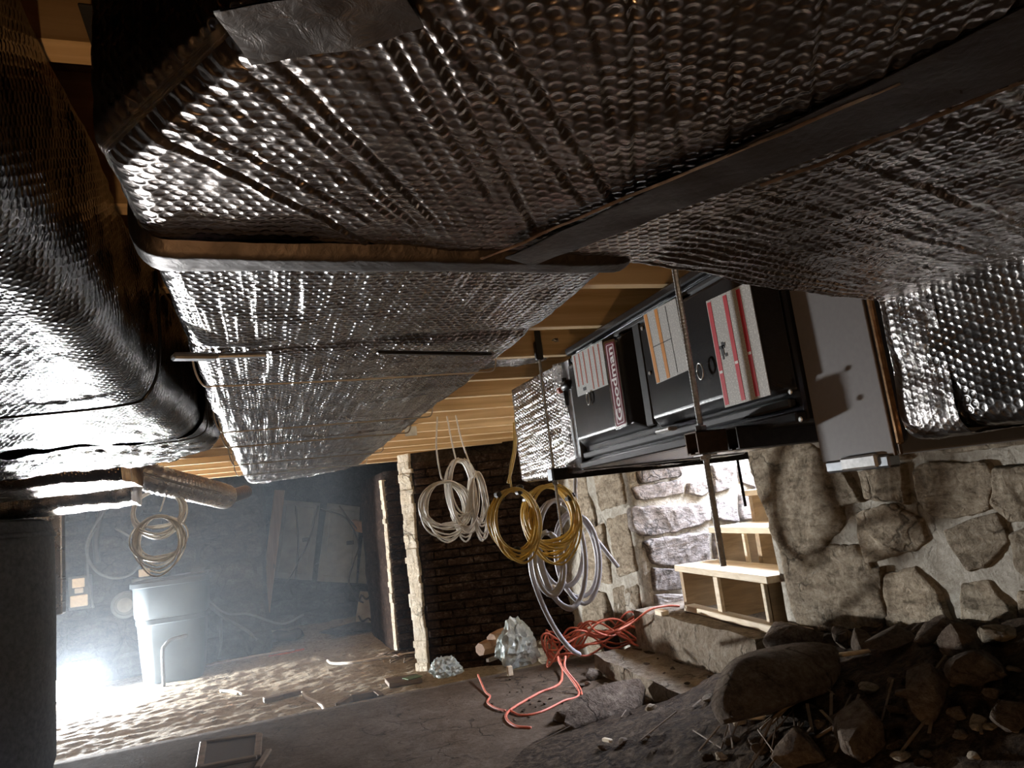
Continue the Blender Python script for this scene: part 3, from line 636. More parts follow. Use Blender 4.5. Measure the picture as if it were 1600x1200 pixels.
# long straight run
def cr_trunk(X, Y, U):
    D = np.zeros_like(X)
    for y, a in ((1.16, -.006), (1.40, -.002), (1.78, .002), (2.33, -.004), (2.9, -.002), (3.35, -.003)): D = D+a*np.exp(-((Y-y-.02*np.sin(X*9+y))/.018)**2)
    return D+.003*np.sin(X*2*np.pi/.045+2*nz(X, Y, 3, 77))*np.clip(nz(X*3, Y, 2.5, 78), 0, 1)
duct('trunk_section', trunk, 'foil_ribbed', secs=[(-.10, .76, .475, .76, .30, .30, .54), (-.095, 1.2, .485, 1.2, .295, .30, .54), (-.09, 2.3, .49, 2.3, .30, .30, .54), (-.08, 3.6, .49, 3.7, .305, .305, .54), (-.07, 4.25, .42, 3.95, .31, .31, .54), (-.04, 4.45, .30, 4.25, .315, .315, .54)], seed=11, creases=cr_trunk, cap=(False, True))
# elbow under the camera: left part then crossover to the plenum
lines = []
for k in range(20):       # folds running across the elbow
    f = k/19; px, py = .02+.50*f-.02, .60-.42*f*.7; lines.append((px+rr.uniform(-.01, .01), py, .22+.05*rr.uniform(-1, 1)-.05*f, .27, -.22, .20+rr.uniform(-.05, .05), .0022*rr.uniform(.35, 1.2), .0024))
for k in range(28):       # folds fanning over the crossover
    f = k/27; lines.append((.52-.06*f+rr.uniform(-.01, .01), .33+.47*f, 1, .32-.12*f+rr.uniform(-.04, .04), -.02+.02*rr.random(), .55, .0020*rr.uniform(.35, 1.2), .0022))
duct('elbow_section', trunk, secs=[(-.10, .74, .47, .77, .30, .30, .54), (-.105, .58, .76, .86, .30, .285, .54), (.013, .385, 1.06, .93, .30, .275, .54), (.11, .215, 1.10, .60, .30, .25, .54), (.24, -.02, 1.12, .25, .295, .24, .54), (.45, -.40, 1.14, -.2, .29, .24, .54)], st=.0036, sp=.0036, rad=.03, seed=15, uvxy=True, creases=folds(lines), wr=.8)
# taped standing seam between run and elbow, tape along the crease
duct('seam_collar', trunk, 'tape_shaded', secs=[(-.104, .735, .47, .745, .298, .298, .55), (-.111, .75, .474, .762, .286, .285, .55), (-.111, .79, .483, .792, .287, .286, .55), (-.103, .805, .483, .805, .298, .298, .55)], st=.005, wr=.7, seed=19)
def strip(name, par, pts, w, z, mat, seed, zs=None, t=.0012):
    """flat tape strip following plan points just below the wrap"""
    P = spline([(x, y, 0) for x, y in pts], 10); T = np.gradient(P, axis=0); T /= np.linalg.norm(T, axis=1)[:, None]; Sd = np.stack([-T[:, 1], T[:, 0], 0*T[:, 0]], 1)
    s = np.concatenate([[0], np.cumsum(np.linalg.norm(np.diff(P, axis=0), axis=1))]); V = []; U = []; m = 9
    ws = np.interp(s, [0, s[-1]], w) if not np.isscalar(w) else np.full(len(s), w)
    for i in range(len(P)):
        for k in range(m):
            f = k/(m-1)-.5; q = P[i]+Sd[i]*ws[i]*f; zz = np.interp(q[0], *zs) if zs else z
            q = q+Z3*(zz+.0015*nz(np.array([s[i]]), np.array([f*ws[i]]), 90, seed)[0]); V.append(q); U.append((f*ws[i], s[i]))
    n = len(P); V = np.array(V); Vt = V+Z3*t; F = [(i*m+k, (i+1)*m+k, (i+1)*m+k+1, i*m+k+1) for i in range(n-1) for k in range(m-1)]
    F += [tuple(n*m+i for i in f[::-1]) for f in F]
    return obj(name, (np.vstack([V, Vt]), F), MT[mat], par, True, uv=U+U)
ZB = ([-.1, .47, 1.06], [.291, .290, .268])
strip('foil_tape', trunk, [(.30, .745), (.37, .615), (.445, .47), (.52, .32), (.60, .10)], (.05, .12), .29, 'tape_shaded', 81, ([-.1, .47, 1.06], [.284, .280, .258]))
strip('foil_tape', trunk, [(.0, .405), (.035, .39), (.065, .375), (.095, .355)], .05, .29, 'tape', 82, ZB)
for a, b, w in (((.25, .735), (.47, .36), .004), ((.475, .53), (.60, .28), .005)):
    strip('tape_edge_glint', trunk, [a, ((a[0]+b[0])/2, (a[1]+b[1])/2), b], w, .286, 'copper_tone', 83, ([-.1, .47, 1.06], [.2825, .2785, .256]))  # copper-toned strips drawn as warm reflections along the tape edges
# wires and clips holding the wrap
for y, dz, w in ((1.40, 0, .0022), (2.02, 0, .0022), (2.36, 0, .003), (2.95, 0, .0025), (3.45, 0, .0025)):
    P = [(-.103, y-.01, .54)]+[(-.104, y-.01, .36)]+[(-.09, y, .293)]+[(x, y+.02*math.sin(x*5+y)+.05*(x+.1), .290) for x in np.linspace(-.06, .45, 8)]+[(.488, y+.03, .30), (.495, y+.03, .36), (.495, y+.03, .54)]
    obj('tie_wire', tube(spline(P, 5), w*.8, 6), MT['whitewire'], trunk, True)
clip = M(); clip.add(*bar((-.112, 1.145, .282), (-.05, 1.165, .284), .022, .010, b=.003)); clip.add(*bar((-.052, 1.163, .285), (.022, 1.172, .286), .013, .008, b=.003))
obj('metal_clip', clip, MT['galv'], trunk)
clip = M(); clip.add(*bar((.20, 1.19, .287), (.42, 1.24, .287), .010, .006, b=.002)); obj('metal_clip', clip, MT['darkmetal'], trunk)
# plenum box meeting the furnace
duct('plenum_box', trunk, 'foil_plenum', secs=[(1.065, .945, 1.76, .945, .045, .045, .50), (1.06, .80, 1.77, .80, .04, .04, .50), (1.06, .45, 1.77, .45, .03, .03, .50), (1.06, -.4, 1.77, -.4, .03, .03, .50)], st=.006, sp=.007, seed=23, wr=1.1, cap=(True, True))
duct('plenum_tape', trunk, 'foil_wrinkle', secs=[(1.060, .95, 1.765, .95, .040, .040, .505), (1.054, .93, 1.775, .93, .034, .034, .505), (1.054, .84, 1.775, .84, .034, .034, .505)], st=.006, sp=.008, seed=25, wr=1.5)
obj('copper_edge', bar((1.052, .957, .03), (1.052, .957, .30), .012, .010), MT['copper_tone'], trunk)
# left duct
ld = empty('insulated_branch_duct', (-.5, 1.2, .3), 'foil bubble-wrapped duct along the left edge, ending before the cross duct', 'duct')
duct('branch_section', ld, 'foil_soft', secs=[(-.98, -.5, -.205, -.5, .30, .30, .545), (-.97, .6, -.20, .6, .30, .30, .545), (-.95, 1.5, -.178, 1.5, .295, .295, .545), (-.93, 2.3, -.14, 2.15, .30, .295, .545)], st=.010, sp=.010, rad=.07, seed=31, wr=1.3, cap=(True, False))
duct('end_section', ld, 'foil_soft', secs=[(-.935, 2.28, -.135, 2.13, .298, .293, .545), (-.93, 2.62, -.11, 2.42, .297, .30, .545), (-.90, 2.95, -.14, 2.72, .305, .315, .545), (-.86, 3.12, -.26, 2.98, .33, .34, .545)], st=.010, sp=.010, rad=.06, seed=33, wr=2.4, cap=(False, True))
P = [(-.17, 1.50, .545), (-.168, 1.50, .38), (-.19, 1.50, .30), (-.25, 1.53, .283), (-.5, 1.6, .284)]; obj('tie_wire', tube(spline(P, 6), .003, 6), MT['darkmetal'], ld, True)
P = [(-.128, 2.12, .545), (-.125, 2.12, .38), (-.145, 2.13, .30), (-.3, 2.15, .284)]; obj('tie_wire', tube(spline(P, 6), .002, 6), MT['darkmetal'], ld, True)
# cross duct at the far left and the round flexible duct
cd = empty('cross_duct', (-1.1, 3.7, .25), 'foil-wrapped cross duct at far left above the dark tank', 'duct')
def xduct(x0, x1, y0, y1, z0, z1, seed, wr, mat):
    V, F, U = loft_duct([(y0, -x0, y1, -x0, z0, z0, z1), (y0, -x1, y1, -x1, z0+.02, z0+.02, z1)], st=.012, sp=.012, rad=.06, seed=seed, wr=wr, cap=(True, True))
    V2 = V.copy(); V2[:, 0] = -V[:, 1]; V2[:, 1] = V[:, 0]; return V2, F, U
V, F, U = xduct(-2.6, -.52, 3.25, 3.85, .285, .50, 35, 1.5, 'foil'); obj('duct_body', (V, F), MT['foil'], cd, True, uv=U)
V, F, U = xduct(-2.2, -.66, 4.4, 4.8, .26, .44, 36, 2.5, 'foil'); obj('duct_body', (V, F), MT['foil_wrinkle'], cd, True, uv=U)
def ribbed(P, r, pitch=.03):
    P = np.asarray(P, float); s = np.concatenate([[0], np.cumsum(np.linalg.norm(np.diff(P, axis=0), axis=1))]); n = int(s[-1]/pitch*4); t = np.linspace(0, s[-1], n)
    Q = np.stack([np.interp(t, s, P[:, k]) for k in range(3)], 1); R = r*(1+.05*np.sin(t/pitch*2*np.pi)+.05*nz(t, t*0, 12, 5)); v, f = tube(Q, R, 24)
    U = np.stack([np.tile(np.arange(24)/24*.6, n), np.repeat(t, 24)], 1); return v, f, U
V, F, U = ribbed(spline([ony((205, 738), 4.9), ony((255, 752), 4.9), ony((310, 765), 5.2), ony((352, 776), 5.6)], 12), .085); tag(obj('flexible_duct', (V, F), MT['foil_wrinkle'], None, True, uv=U), 'round flexible foil duct above the white coils by the back wall', 'duct')
V, F, U = ribbed(spline([ony((350, 776), 5.65), ony((365, 774), 5.8), ony((385, 768), 6.0)], 12), .05); tag(obj('flexible_duct', (V, F), MT['rustrut'], None, True, uv=U), 'short brown flexible duct stub under the far joists', 'duct')
rs = empty('foil_riser', (-1.3, 5.5, -.32), 'narrow vertical foil-wrapped riser behind the dark tank', 'duct')
for k, (x0, x1) in enumerate(((-1.345, -1.275), (-1.27, -1.205))):
    vv, ff = cbox(((x0+x1)/2-.02, 5.5, .08), (x1-x0, .1, .80), b=.008); obj('riser_panel', (vv, ff), MT['foil_wrinkle'], rs, uv=np.stack([vv[:, 0], vv[:, 2]], 1))
for k, x in enumerate((-1.42, -1.53, -1.62)):
    tag(obj('metal_stud', M().add(*bar((x, 5.5, -1.18), (x, 5.5, .5), .055, .03, up=(0, 1, 0), b=.003)).add(*bar((x+.035, 5.49, -1.18), (x+.035, 5.49, .5), .006, .05, up=(0, 1, 0), b=.001)), MT['galv']), ['galvanised metal stud next to the foil riser', 'middle galvanised metal stud above the dark tank', 'leftmost galvanised metal stud above the dark tank'][k], 'stud')
V, F, U = ribbed(spline([ony((-15, 788), 5.2), ony((12, 787), 5.2), ony((32, 776), 5.2)], 10), .04); tag(obj('elbow_pipe', (V, F), MT['galv'], None, True, uv=U), 'small bent metal pipe at the left picture edge above the tank', 'pipe')
# foil strip passing under the joists towards the return plenum
V, F, U = xduct(.46, 1.10, 2.44, 2.72, .545, .60, 37, 2.2, 'foil'); tag(obj('foil_crossover', (V, F), MT['foil_wrinkle'], None, True, uv=U), 'crinkled foil crossover strip tucked under the joists left of the return box', 'duct')
# black hanging strap between the ducts
tag(obj('hanger_strap', bar(onz((152, 24), .55)+np.array([.012, .0, .0]), onz((152, 24), .55)+np.array([.012, 0, -.25]), .006, .028, up=(1, 0, 0), b=.001) if False else bar((-.135, .73, .548), (-.135, 1.08, .535), .020, .003, b=.001), MT['blackstrap']), 'black flat hanger strap between the two foil ducts', 'strap')

# ================================================================== FURNACE
XF = 1.05
fu = empty('gas_furnace', (1.4, 1.72, .1), 'black gas furnace lying on its side, hung from threaded rods', 'furnace')
Y0, Y1, ZA, ZC = 1.197, 2.285, .105, .535
obj('cabinet', cbox((1.42, (Y0+Y1)/2, (ZA+ZC)/2), (.68, Y1-Y0, ZC-ZA), b=.006), MT['blacksteel'], fu)
for z in (ZA+.012, ZC-.012): obj('frame_rail', bar((1.066, Y0, z), (1.066, Y1, z), .03, .024), MT['blacksteel'], fu)
obj('inner_rail', bar((1.068, Y0+.02, ZA+.045), (1.068, Y1-.02, ZA+.045), .02, .02), MT['blackmatte'], fu)
obj('inner_rail', bar((1.068, Y0+.02, ZC-.045), (1.068, Y1-.02, ZC-.045), .02, .016), MT['blackmatte'], fu)
def panel(y0, y1, z0, z1, d, bev, name, par):
    """raised sheet-metal door with sloped sides"""
    x0, x1 = 1.075, XF-d
    V = [(x0, y0, z0), (x0, y1, z0), (x0, y1, z1), (x0, y0, z1), (x1, y0+bev, z0+bev*.6), (x1, y1-bev*.3, z0+bev*.6), (x1, y1-bev*.3, z1-bev*.4), (x1, y0+bev, z1-bev*.4)]
    F = [(4, 5, 6, 7)[::-1], (0, 1, 5, 4)[::-1], (1, 2, 6, 5)[::-1], (2, 3, 7, 6)[::-1], (3, 0, 4, 7)[::-1], (0, 1, 2, 3)]
    o = obj(name, (np.array(V), F), MT['blacksteel'], par); b = o.modifiers.new('bevel', 'BEVEL'); b.width = .006; b.segments = 3; return o
d1 = panel(1.80, 2.265, ZA+.07, ZC-.05, .012, .05, 'door', fu)
d2 = panel(1.20, 1.76, ZA+.065, ZC-.045, .006, .05, 'door', fu)
obj('inset_strip', bar((1.062, 1.79, ZA+.08), (1.062, 1.79, ZC-.05), .04, .01, up=(1, 0, 0)), MT['blackmatte'], fu)
obj('grip_recess', bar((1.05, 1.735, ZA+.055), (1.05, 1.66, ZA+.055), .03, .012), MT['zinc'], fu)
def flat(name, pts, x, mat, par, t=.0012):
    P = np.array([onx(p, XF) for p in pts]); P = P*(x/XF); V = np.vstack([P, P+np.array([t, 0, 0])])      # pts TL,TR,BR,BL as seen
    F = [(0, 3, 2, 1), (4, 5, 6, 7), (0, 1, 5, 4), (1, 2, 6, 5), (2, 3, 7, 6), (3, 0, 4, 7)]
    return obj(name, (V, F), mat, par, uv=np.array([(0, 1), (1, 1), (1, 0), (0, 0)]*2))
def sub(pts, a0, a1, b0, b1):
    TL, TR, BR, BL = [np.array(p, float) for p in pts]; f = lambda a, b: (TL*(1-a)+TR*a)*(1-b)+(BL*(1-a)+BR*a)*b
    return [f(a0, b0), f(a1, b0), f(a1, b1), f(a0, b1)]
L1 = [(893, 556), (940, 532), (950, 601), (903, 620)]; L2 = [(1005, 492), (1055, 466), (1076, 578), (1026, 600)]; L3 = [(1103, 471), (1170, 440), (1204, 617), (1133, 637)]
xd1, xd2 = XF-.0130, XF-.0072
l1 = flat('rating_label', L1, xd1, MT['paper'], fu)
for a in (.06, .2, .34, .52, .68, .84): flat('print_line', sub(L1, a, a+.035, .03, .78 if a < .45 else .97), xd1-.0006, MT['brown_ink'], l1)
flat('print_mark', sub(L1, .2, .3, .84, .92), xd1-.0006, MT['black_ink'], l1)
l2 = flat('caution_label', L2, xd2, MT['paper'], fu)
for a in (.0, .32): flat('print_bar', sub(L2, a+.01, a+.10, .01, .99), xd2-.0006, MT['orange_ink'], l2)
for a in (.66,): flat('print_line', sub(L2, a, a+.01, .03, .97), xd2-.0006, MT['black_ink'], l2)
flat('print_line', sub(L2, .1, .66, .485, .495), xd2-.0006, MT['black_ink'], l2)
l3 = flat('warning_label', L3, xd2, MT['paper'], fu)
for a in (.01, .37, .68): flat('print_bar', sub(L3, a, a+.085, .02, .98), xd2-.0006, MT['red_ink'], l3)
for a, b in ((.37, .62), (.68, .58), (.01, .66)): q = sub(L3, a+.01, a+.075, b, b+.025); flat('warning_triangle', q, xd2-.0010, MT['white_ink'], l3)
for q in ((.10, .44, .22, .47), (.13, .47, .19, .53), (.19, .42, .24, .45), (.2, .52, .25, .55), (.16, .41, .19, .47), (.14, .53, .17, .57)): flat('print_mark', sub(L3, q[0], q[2], q[1], q[3]), xd2-.0008, MT['black_ink'], l3)
# brand badge
BG = [(944, 538), (959, 533), (978, 661), (963, 668)]
def rrect(pts, r, n=5):
    """rounded corners on a quad (3-D points)"""
    P = [np.array(p) for p in pts]; out = []
    for i in range(4):
        a, b, c = P[i-1], P[i], P[(i+1) % 4]; d1_ = (a-b)/np.linalg.norm(a-b); d2_ = (c-b)/np.linalg.norm(c-b); s, e = b+d1_*r, b+d2_*r
        for k in range(n+1): t = k/n; out.append((1-t)**2*s+2*t*(1-t)*b+t*t*e)
    return out
def plate(name, quad, x, r, mat, par, t):
    P = np.array([onx(p, XF)*(x/XF) for p in quad]); B = np.array(rrect(P, r)); n_ = len(B); V = np.vstack([B, B+np.array([t, 0, 0])])
    F = [tuple(range(n_))[::-1], tuple(range(n_, 2*n_))]+[(i, (i+1) % n_, (i+1) % n_+n_, i+n_) for i in range(n_)]; return obj(name, (V, F), mat, par)
bd = plate('brand_badge', sub(BG, -.12, 1.12, -.03, 1.03), xd1-.008, .010, MT['chrome'], fu, .010)
plate('badge_field', sub(BG, .03, .97, .0, 1.0), xd1-.0095, .008, MT['logo'], bd, .002)
plate('badge_line', sub(BG, .14, .86, .022, .975), xd1-.0098, .006, MT['white_ink'], bd, .001)
plate('badge_field', sub(BG, .20, .80, .030, .967), xd1-.0102, .005, MT['logo'], bd, .001)
cu = bpy.data.curves.new('lettering', 'FONT'); cu.body = 'Goodman'; cu.size = 1; cu.extrude = .015; cu.offset = .018; cu.align_x = 'CENTER'; cu.align_y = 'CENTER'
tmp = bpy.data.objects.new('tmp', cu); COL.objects.link(tmp); bpy.context.view_layer.update()
tm = bpy.data.meshes.new_from_object(tmp.evaluated_get(bpy.context.evaluated_depsgraph_get())); bpy.data.objects.remove(tmp)
tm.name = 'lettering'; tm.materials.clear(); tm.materials.append(MT['white_ink'])
q = [onx(p, XF)*((xd1-.0105)/XF) for p in BG]; b0 = (q[2]+q[3])/2; b1 = (q[0]+q[1])/2; cc = (b0+b1)/2; up_ = (q[0]-q[1]); Lt = np.linalg.norm(b1-b0)
co = np.empty(len(tm.vertices)*3); tm.vertices.foreach_get('co', co); co = co.reshape(-1, 3); wx, wy = np.ptp(co[:, 0]), np.ptp(co[:, 1]); ctr = (co.max(0)+co.min(0))/2
rd = (b1-b0)/Lt; upn = np.array([0, 1., 0]); upn -= rd*(upn@rd); upn /= np.linalg.norm(upn); nn_ = np.array([-1., 0, 0])
co = co-ctr; W3 = co[:, :1]*(Lt*.88/wx)*rd+co[:, 1:2]*(np.linalg.norm(up_)*.50/wy)*upn+co[:, 2:]*.04*nn_
tm.vertices.foreach_set('co', W3.ravel()); tm.update(); lo = link('lettering', tm, (cc[0], cc[1], cc[2]+H), bd)
# small fittings
for p in ((1004, 513), (1016, 583), (1236, 612), (1252, 655)): c = onx(p, XF-.006); obj('screw', lathe([(.004, 0), (.006, .002), (.004, .004)], c, 10, (np.array([0, 1., 0]), Z3, np.array([-1., 0, 0]))), MT['zinc'], fu)
for p in ((919, 623), (1094, 580)): c = onx(p, XF-.02); a = np.linspace(0, 2*np.pi, 20); obj('finger_hole', tube([c+np.array([0, math.cos(t)*.012, math.sin(t)*.02]) for t in a], .0022, 6), MT['zinc'], fu, True)
# gas valve / fittings at the far end
fit = M(); c = onx((886, 602), XF-.01); fit.add(*lathe([(.012, -.03), (.018, -.02), (.018, .02), (.012, .03)], c, 14, (np.array([1., 0, 0]), Z3, np.array([0, 1., 0])))); fit.add(*lathe([(.006, -.05), (.009, .0), (.009, .05)], c+np.array([.0, .02, -.02]), 12))
obj('gas_fitting', fit, MT['darkmetal'], fu, 'auto')
obj('gas_fitting_cap', lathe([(.008, 0), (.012, .006), (.012, .02), (.006, .026)], c+np.array([-.0, .05, -.006]), 12, (Z3, np.array([1., 0, 0]), np.array([0, 1., 0]))), MT['brown_ink'], fu)
# grey coil cabinet on the near end
cb = empty('coil_cabinet', (1.4, 1.07, .03), 'plain grey sheet-metal coil box between furnace and foil plenum', 'cabinet')
obj('side_panel', cbox((1.44, 1.098, .265), (.70, .19, .50), b=.003), MT['graysheet'], cb)
obj('bottom_flange', bar((1.10, 1.02, .004), (1.10, 1.18, .006), .03, .024), MT['galv'], cb)
obj('bottom_flange', bar((1.09, 1.045, .008), (1.09, 1.135, .008), .02, .026), MT['zinc'], cb)
for k, x in enumerate((1.080, 1.083)): obj('corner_trim', bar((x, .998-.010*k, .012), (x, .998-.010*k, .33), .006, .006), MT['rustrut'], cb)
# return plenum on the far end
rp = empty('return_plenum', (1.4, 2.6, .1), 'foil-wrapped return box on the far end of the furnace', 'duct')
duct('plenum_body', rp, 'foil_ribbed', secs=[(1.06, 2.35, 1.72, 2.35, .105, .105, .50), (1.045, 2.6, 1.73, 2.6, .10, .10, .50), (1.04, 2.86, 1.74, 2.86, .10, .10, .50)], st=.01, sp=.01, rad=.02, seed=45, wr=.9, cap=(True, True))
obj('sheet_collar', cbox((1.40, 2.32, .30), (.68, .075, .40), b=.004), MT['galv'], rp)
duct('collar_tape', rp, 'foil_wrinkle', secs=[(1.056, 2.335, 1.73, 2.335, .099, .099, .50), (1.05, 2.40, 1.74, 2.40, .097, .097, .505)], st=.01, sp=.01, rad=.02, seed=46, wr=1.4)
# ---- hangers: strut channels on threaded rods
def channel(p, q, w, h, mat, name, par):
    p = np.asarray(p, float); q = np.asarray(q, float); m = M(); t = .0035
    m.add(*bar(p+Z3*(h/2-t/2), q+Z3*(h/2-t/2), w, t, b=.0005)); m.add(*bar(p-Z3*(h/2-t/2)+np.array([0, w*.33, 0]), q-Z3*(h/2-t/2)+np.array([0, w*.33, 0]), w*.3, t, b=.0005)); m.add(*bar(p-Z3*(h/2-t/2)-np.array([0, w*.33, 0]), q-Z3*(h/2-t/2)-np.array([0, w*.33, 0]), w*.3, t, b=.0005))
    for s in (-1, 1): m.add(*bar(p+np.array([0, s*(w/2-t/2), 0]), q+np.array([0, s*(w/2-t/2), 0]), t, h, b=.0005))
    return obj(name, m, mat, par)
def rod(name, p, q, par, mat='zinc', r=.0055):
    p = np.asarray(p, float); q = np.asarray(q, float); L = np.linalg.norm(q-p); n_ = int(L/.004); t = np.linspace(0, 1, n_); P = p+(q-p)*t[:, None]
    return obj(name, tube(P, r*(1+.10*(np.arange(n_) % 2)), 8), MT[mat], par, False)
def nut(par, c, r=.011): return obj('nut', lathe([(r*.9, -.006), (r, -.004), (r, .004), (r*.9, .006)], c, 6), MT['zinc'], par)
ha = empty('strut_hanger', (1.0, 2.45, -.2), 'far strut channel and threaded rods carrying the return end of the furnace', 'hanger')
b1a = ony((862, 742), 2.42); zb1 = b1a[2]
channel((b1a[0], 2.42, zb1), (1.84, 2.42, zb1), .041, .041, MT['strut'], 'strut_channel', ha)
obj('end_cap', cbox((b1a[0]-.004, 2.42, zb1), (.008, .044, .044)), MT['galv'], ha)
xr = onz((848, 560), .50)[0]; rod('threaded_rod', (b1a[0]+.01, 2.42, .56), (b1a[0]+.01, 2.42, -.11), ha); nut(ha, (b1a[0]+.01, 2.42, zb1-.03))
obj('rod_bracket', M().add(*bar((b1a[0]+.01, 2.42, .53), (b1a[0]+.01, 2.42, .60), .03, .02)).add(*bar((b1a[0]+.01, 2.41, .55), (b1a[0]+.01, 2.41, .64), .024, .004)), MT['blackmatte'], ha)
rod('threaded_rod', (1.80, 2.42, .56), (1.80, 2.42, -.10), ha, 'strut')
hb = empty('strut_hanger', (1.0, 1.44, -.3), 'near brown strut channel and threaded rods under the middle of the furnace', 'hanger')
yb = 1.44; b2a = ony((1092, 692), yb); zb2 = b2a[2]
channel((b2a[0]-.02, yb, zb2), (1.84, yb-.0, zb2), .05, .052, MT['rustrut'], 'strut_channel', hb)
channel((b2a[0]+.02, yb-.10, zb2-.005), (1.84, yb-.10, zb2-.005), .041, .05, MT['strut'], 'strut_channel', hb)
xr2 = b2a[0]+.012
rod('threaded_rod', (xr2, yb, .56), (xr2, yb, -.185), hb, 'zinc', .0068); nut(hb, (xr2, yb, zb2-.034), .014); nut(hb, (xr2, yb, zb2+.034), .014)
obj('washer_plate', cbox((xr2, yb, zb2-.03), (.04, .04, .004), b=.001), MT['zinc'], hb)
rod('threaded_rod', (1.80, yb, .56), (1.80, yb, zb2-.03), hb, 'strut')
# ================================================================== WORK LAMP, TANK, CAN
LP = np.array([-1.683, 7.66, -1.089])
wl = empty('work_lamp', (LP[0], LP[1], -1.2), 'blazing portable floodlight standing on the sand beside the dark tank', 'lamp')
nl = np.array([.50, -.85, .12]); nl /= np.linalg.norm(nl); dl, sl, ul = basis(nl)
obj('lamp_head', M().add(*cbox(LP-nl*.045, (.07, .28, .19), (dl, sl, ul), .012)), MT['lampbody'], wl)
obj('lens', cbox(LP-nl*.006, (.008, .25, .165), (dl, sl, ul), .002), MT['lamp'], wl)
obj('stand', M().add(*tube(spline([LP-nl*.05-sl*.16+Z3*.0, LP-nl*.05-sl*.16-Z3*.085, LP-sl*.16-Z3*.098+nl*.12], 6), .008)).add(*tube(spline([LP-nl*.05+sl*.16, LP-nl*.05+sl*.16-Z3*.085, LP+sl*.16-Z3*.098+nl*.12], 6), .008)), MT['lampbody'], wl, True)
al = bpy.data.lights.new('lamp_light', 'AREA'); al.shape = 'RECTANGLE'; al.size = .24; al.size_y = .16; al.energy = LAMP_POWER; al.color = (.96, .98, 1.)
ao = bpy.data.objects.new('lamp_light', al); COL.objects.link(ao); ao.parent = wl
ml = Matrix([list(v) for v in np.stack([sl, ul, -nl]).T]).to_4x4(); ml.translation = Vector((LP+nl*.004)+np.array([0, 0, H])-ORG[wl.name]); ao.matrix_local = ml
lb = empty('fill_lamp', (-.12, .45, -1.05), 'unseen warm fill lamp added on the slab below the viewer', 'lamp')  # unseen lamp, added to warm the joists at upper left
obj('fill_lamp_base', lathe([(.06, -1.05), (.06, -1.035), (.02, -1.025), (.018, -.99), (.024, -.985)], (-.12, .45, 0), 20), MT['blackwire'], lb, 'auto')
obj('fill_bulb', lathe([(.013, -.985), (.016, -.965), (.03, -.925), (.031, -.905), (.02, -.88), (.004, -.875)], (-.12, .45, 0), 20), emis('fill_bulb_glow', (1., .55, .22), 40.), lb, True)
bl_ = bpy.data.lights.new('fill_light', 'POINT'); bl_.energy = 9.; bl_.color = (1., .60, .30); bl_.shadow_soft_size = .03
bo = bpy.data.objects.new('fill_light', bl_); COL.objects.link(bo); bo.parent = lb; bo.location = (0, 0, .21)
tk = empty('storage_tank', (-1.60, 4.62, -1.05), 'big dark cylindrical tank at the left picture edge', 'tank')
v, f = lathe([(.50, -1.05), (.515, -1.0), (.52, -.3), (.515, .18), (.50, .235), (.46, .25)], (-1.60, 4.62, 0), 64); obj('jacket', (v, f), MT['tank'], tk, 'auto')
obj('rim', lathe([(.517, .15), (.526, .155), (.526, .175), (.515, .18)], (-1.60, 4.62, 0), 64), MT['tank'], tk, True)
# waste can
CX, CY = ony((268, 1000), 7.7)[0], 7.93
wc_ = empty('waste_can', (CX, CY, -1.2), 'tall grey-green plastic waste can lit from the left by the lamp', 'waste can')
def rsq(hw, r, n=6):
    o = []
    for sx, sy, a0 in ((1, 1, 0), (-1, 1, 90), (-1, -1, 180), (1, -1, 270)):
        for k in range(n+1):
            a = math.radians(a0+90*k/n); o.append((sx*(hw-r)+r*math.cos(a), sy*(hw-r)+r*math.sin(a)))
    return o
def canloft(prof, c):
    V = []; m = 28; 
    for hw, r, z in prof: V += [(c[0]+x, c[1]+y, z) for x, y in rsq(hw, r)]
    n_ = len(prof); F = [(i*m+k, i*m+(k+1) % m, (i+1)*m+(k+1) % m, (i+1)*m+k) for i in range(n_-1) for k in range(m)]; F += [tuple(range(m))[::-1]]; return np.array(V), F
zt = -.27
obj('can_body', canloft([(.245, .12, -1.2), (.262, .13, -1.15), (.285, .14, -.85), (.300, .15, -.62), (.318, .155, -.58), (.325, .16, zt), (.305, .15, zt), (.295, .14, -.6), (.24, .11, -1.17)], (CX, CY)), MT['can'], wc_, 'auto')
obj('can_rim', canloft([(.326, .16, zt-.05), (.345, .165, zt-.045), (.345, .165, zt-.005), (.335, .16, zt+.005), (.315, .15, zt)], (CX, CY)), MT['canrim'], wc_, 'auto')
obj('can_band', canloft([(.301, .15, -.66), (.307, .152, -.655), (.307, .152, -.615), (.302, .15, -.61)], (CX, CY)), MT['can'], wc_, 'auto')
obj('lid', M().add(*cbox((CX+.02, CY+.05, zt+.012), (.62, .5, .02), ((1, 0, .03), (0, 1, 0), (-.03, 0, 1)), .006)).add(*cbox((CX+.24, CY-.1, zt+.04), (.12, .05, .05))), MT['canrim'], wc_)
c = ony((256, 1072), 7.5); P = [(c[0], 7.5, -1.2), (c[0], 7.5, -.90), (c[0]+.02, 7.5, -.84), (c[0]+.07, 7.5, -.80), (c[0]+.16, 7.53, -.79), (c[0]+.2, 7.56, -.79)]
tag(obj('bent_pipe', tube(spline(P, 8), .016, 10), MT['boxgrey'], None, True), 'bent grey pipe rising from the sand in front of the waste can', 'pipe')

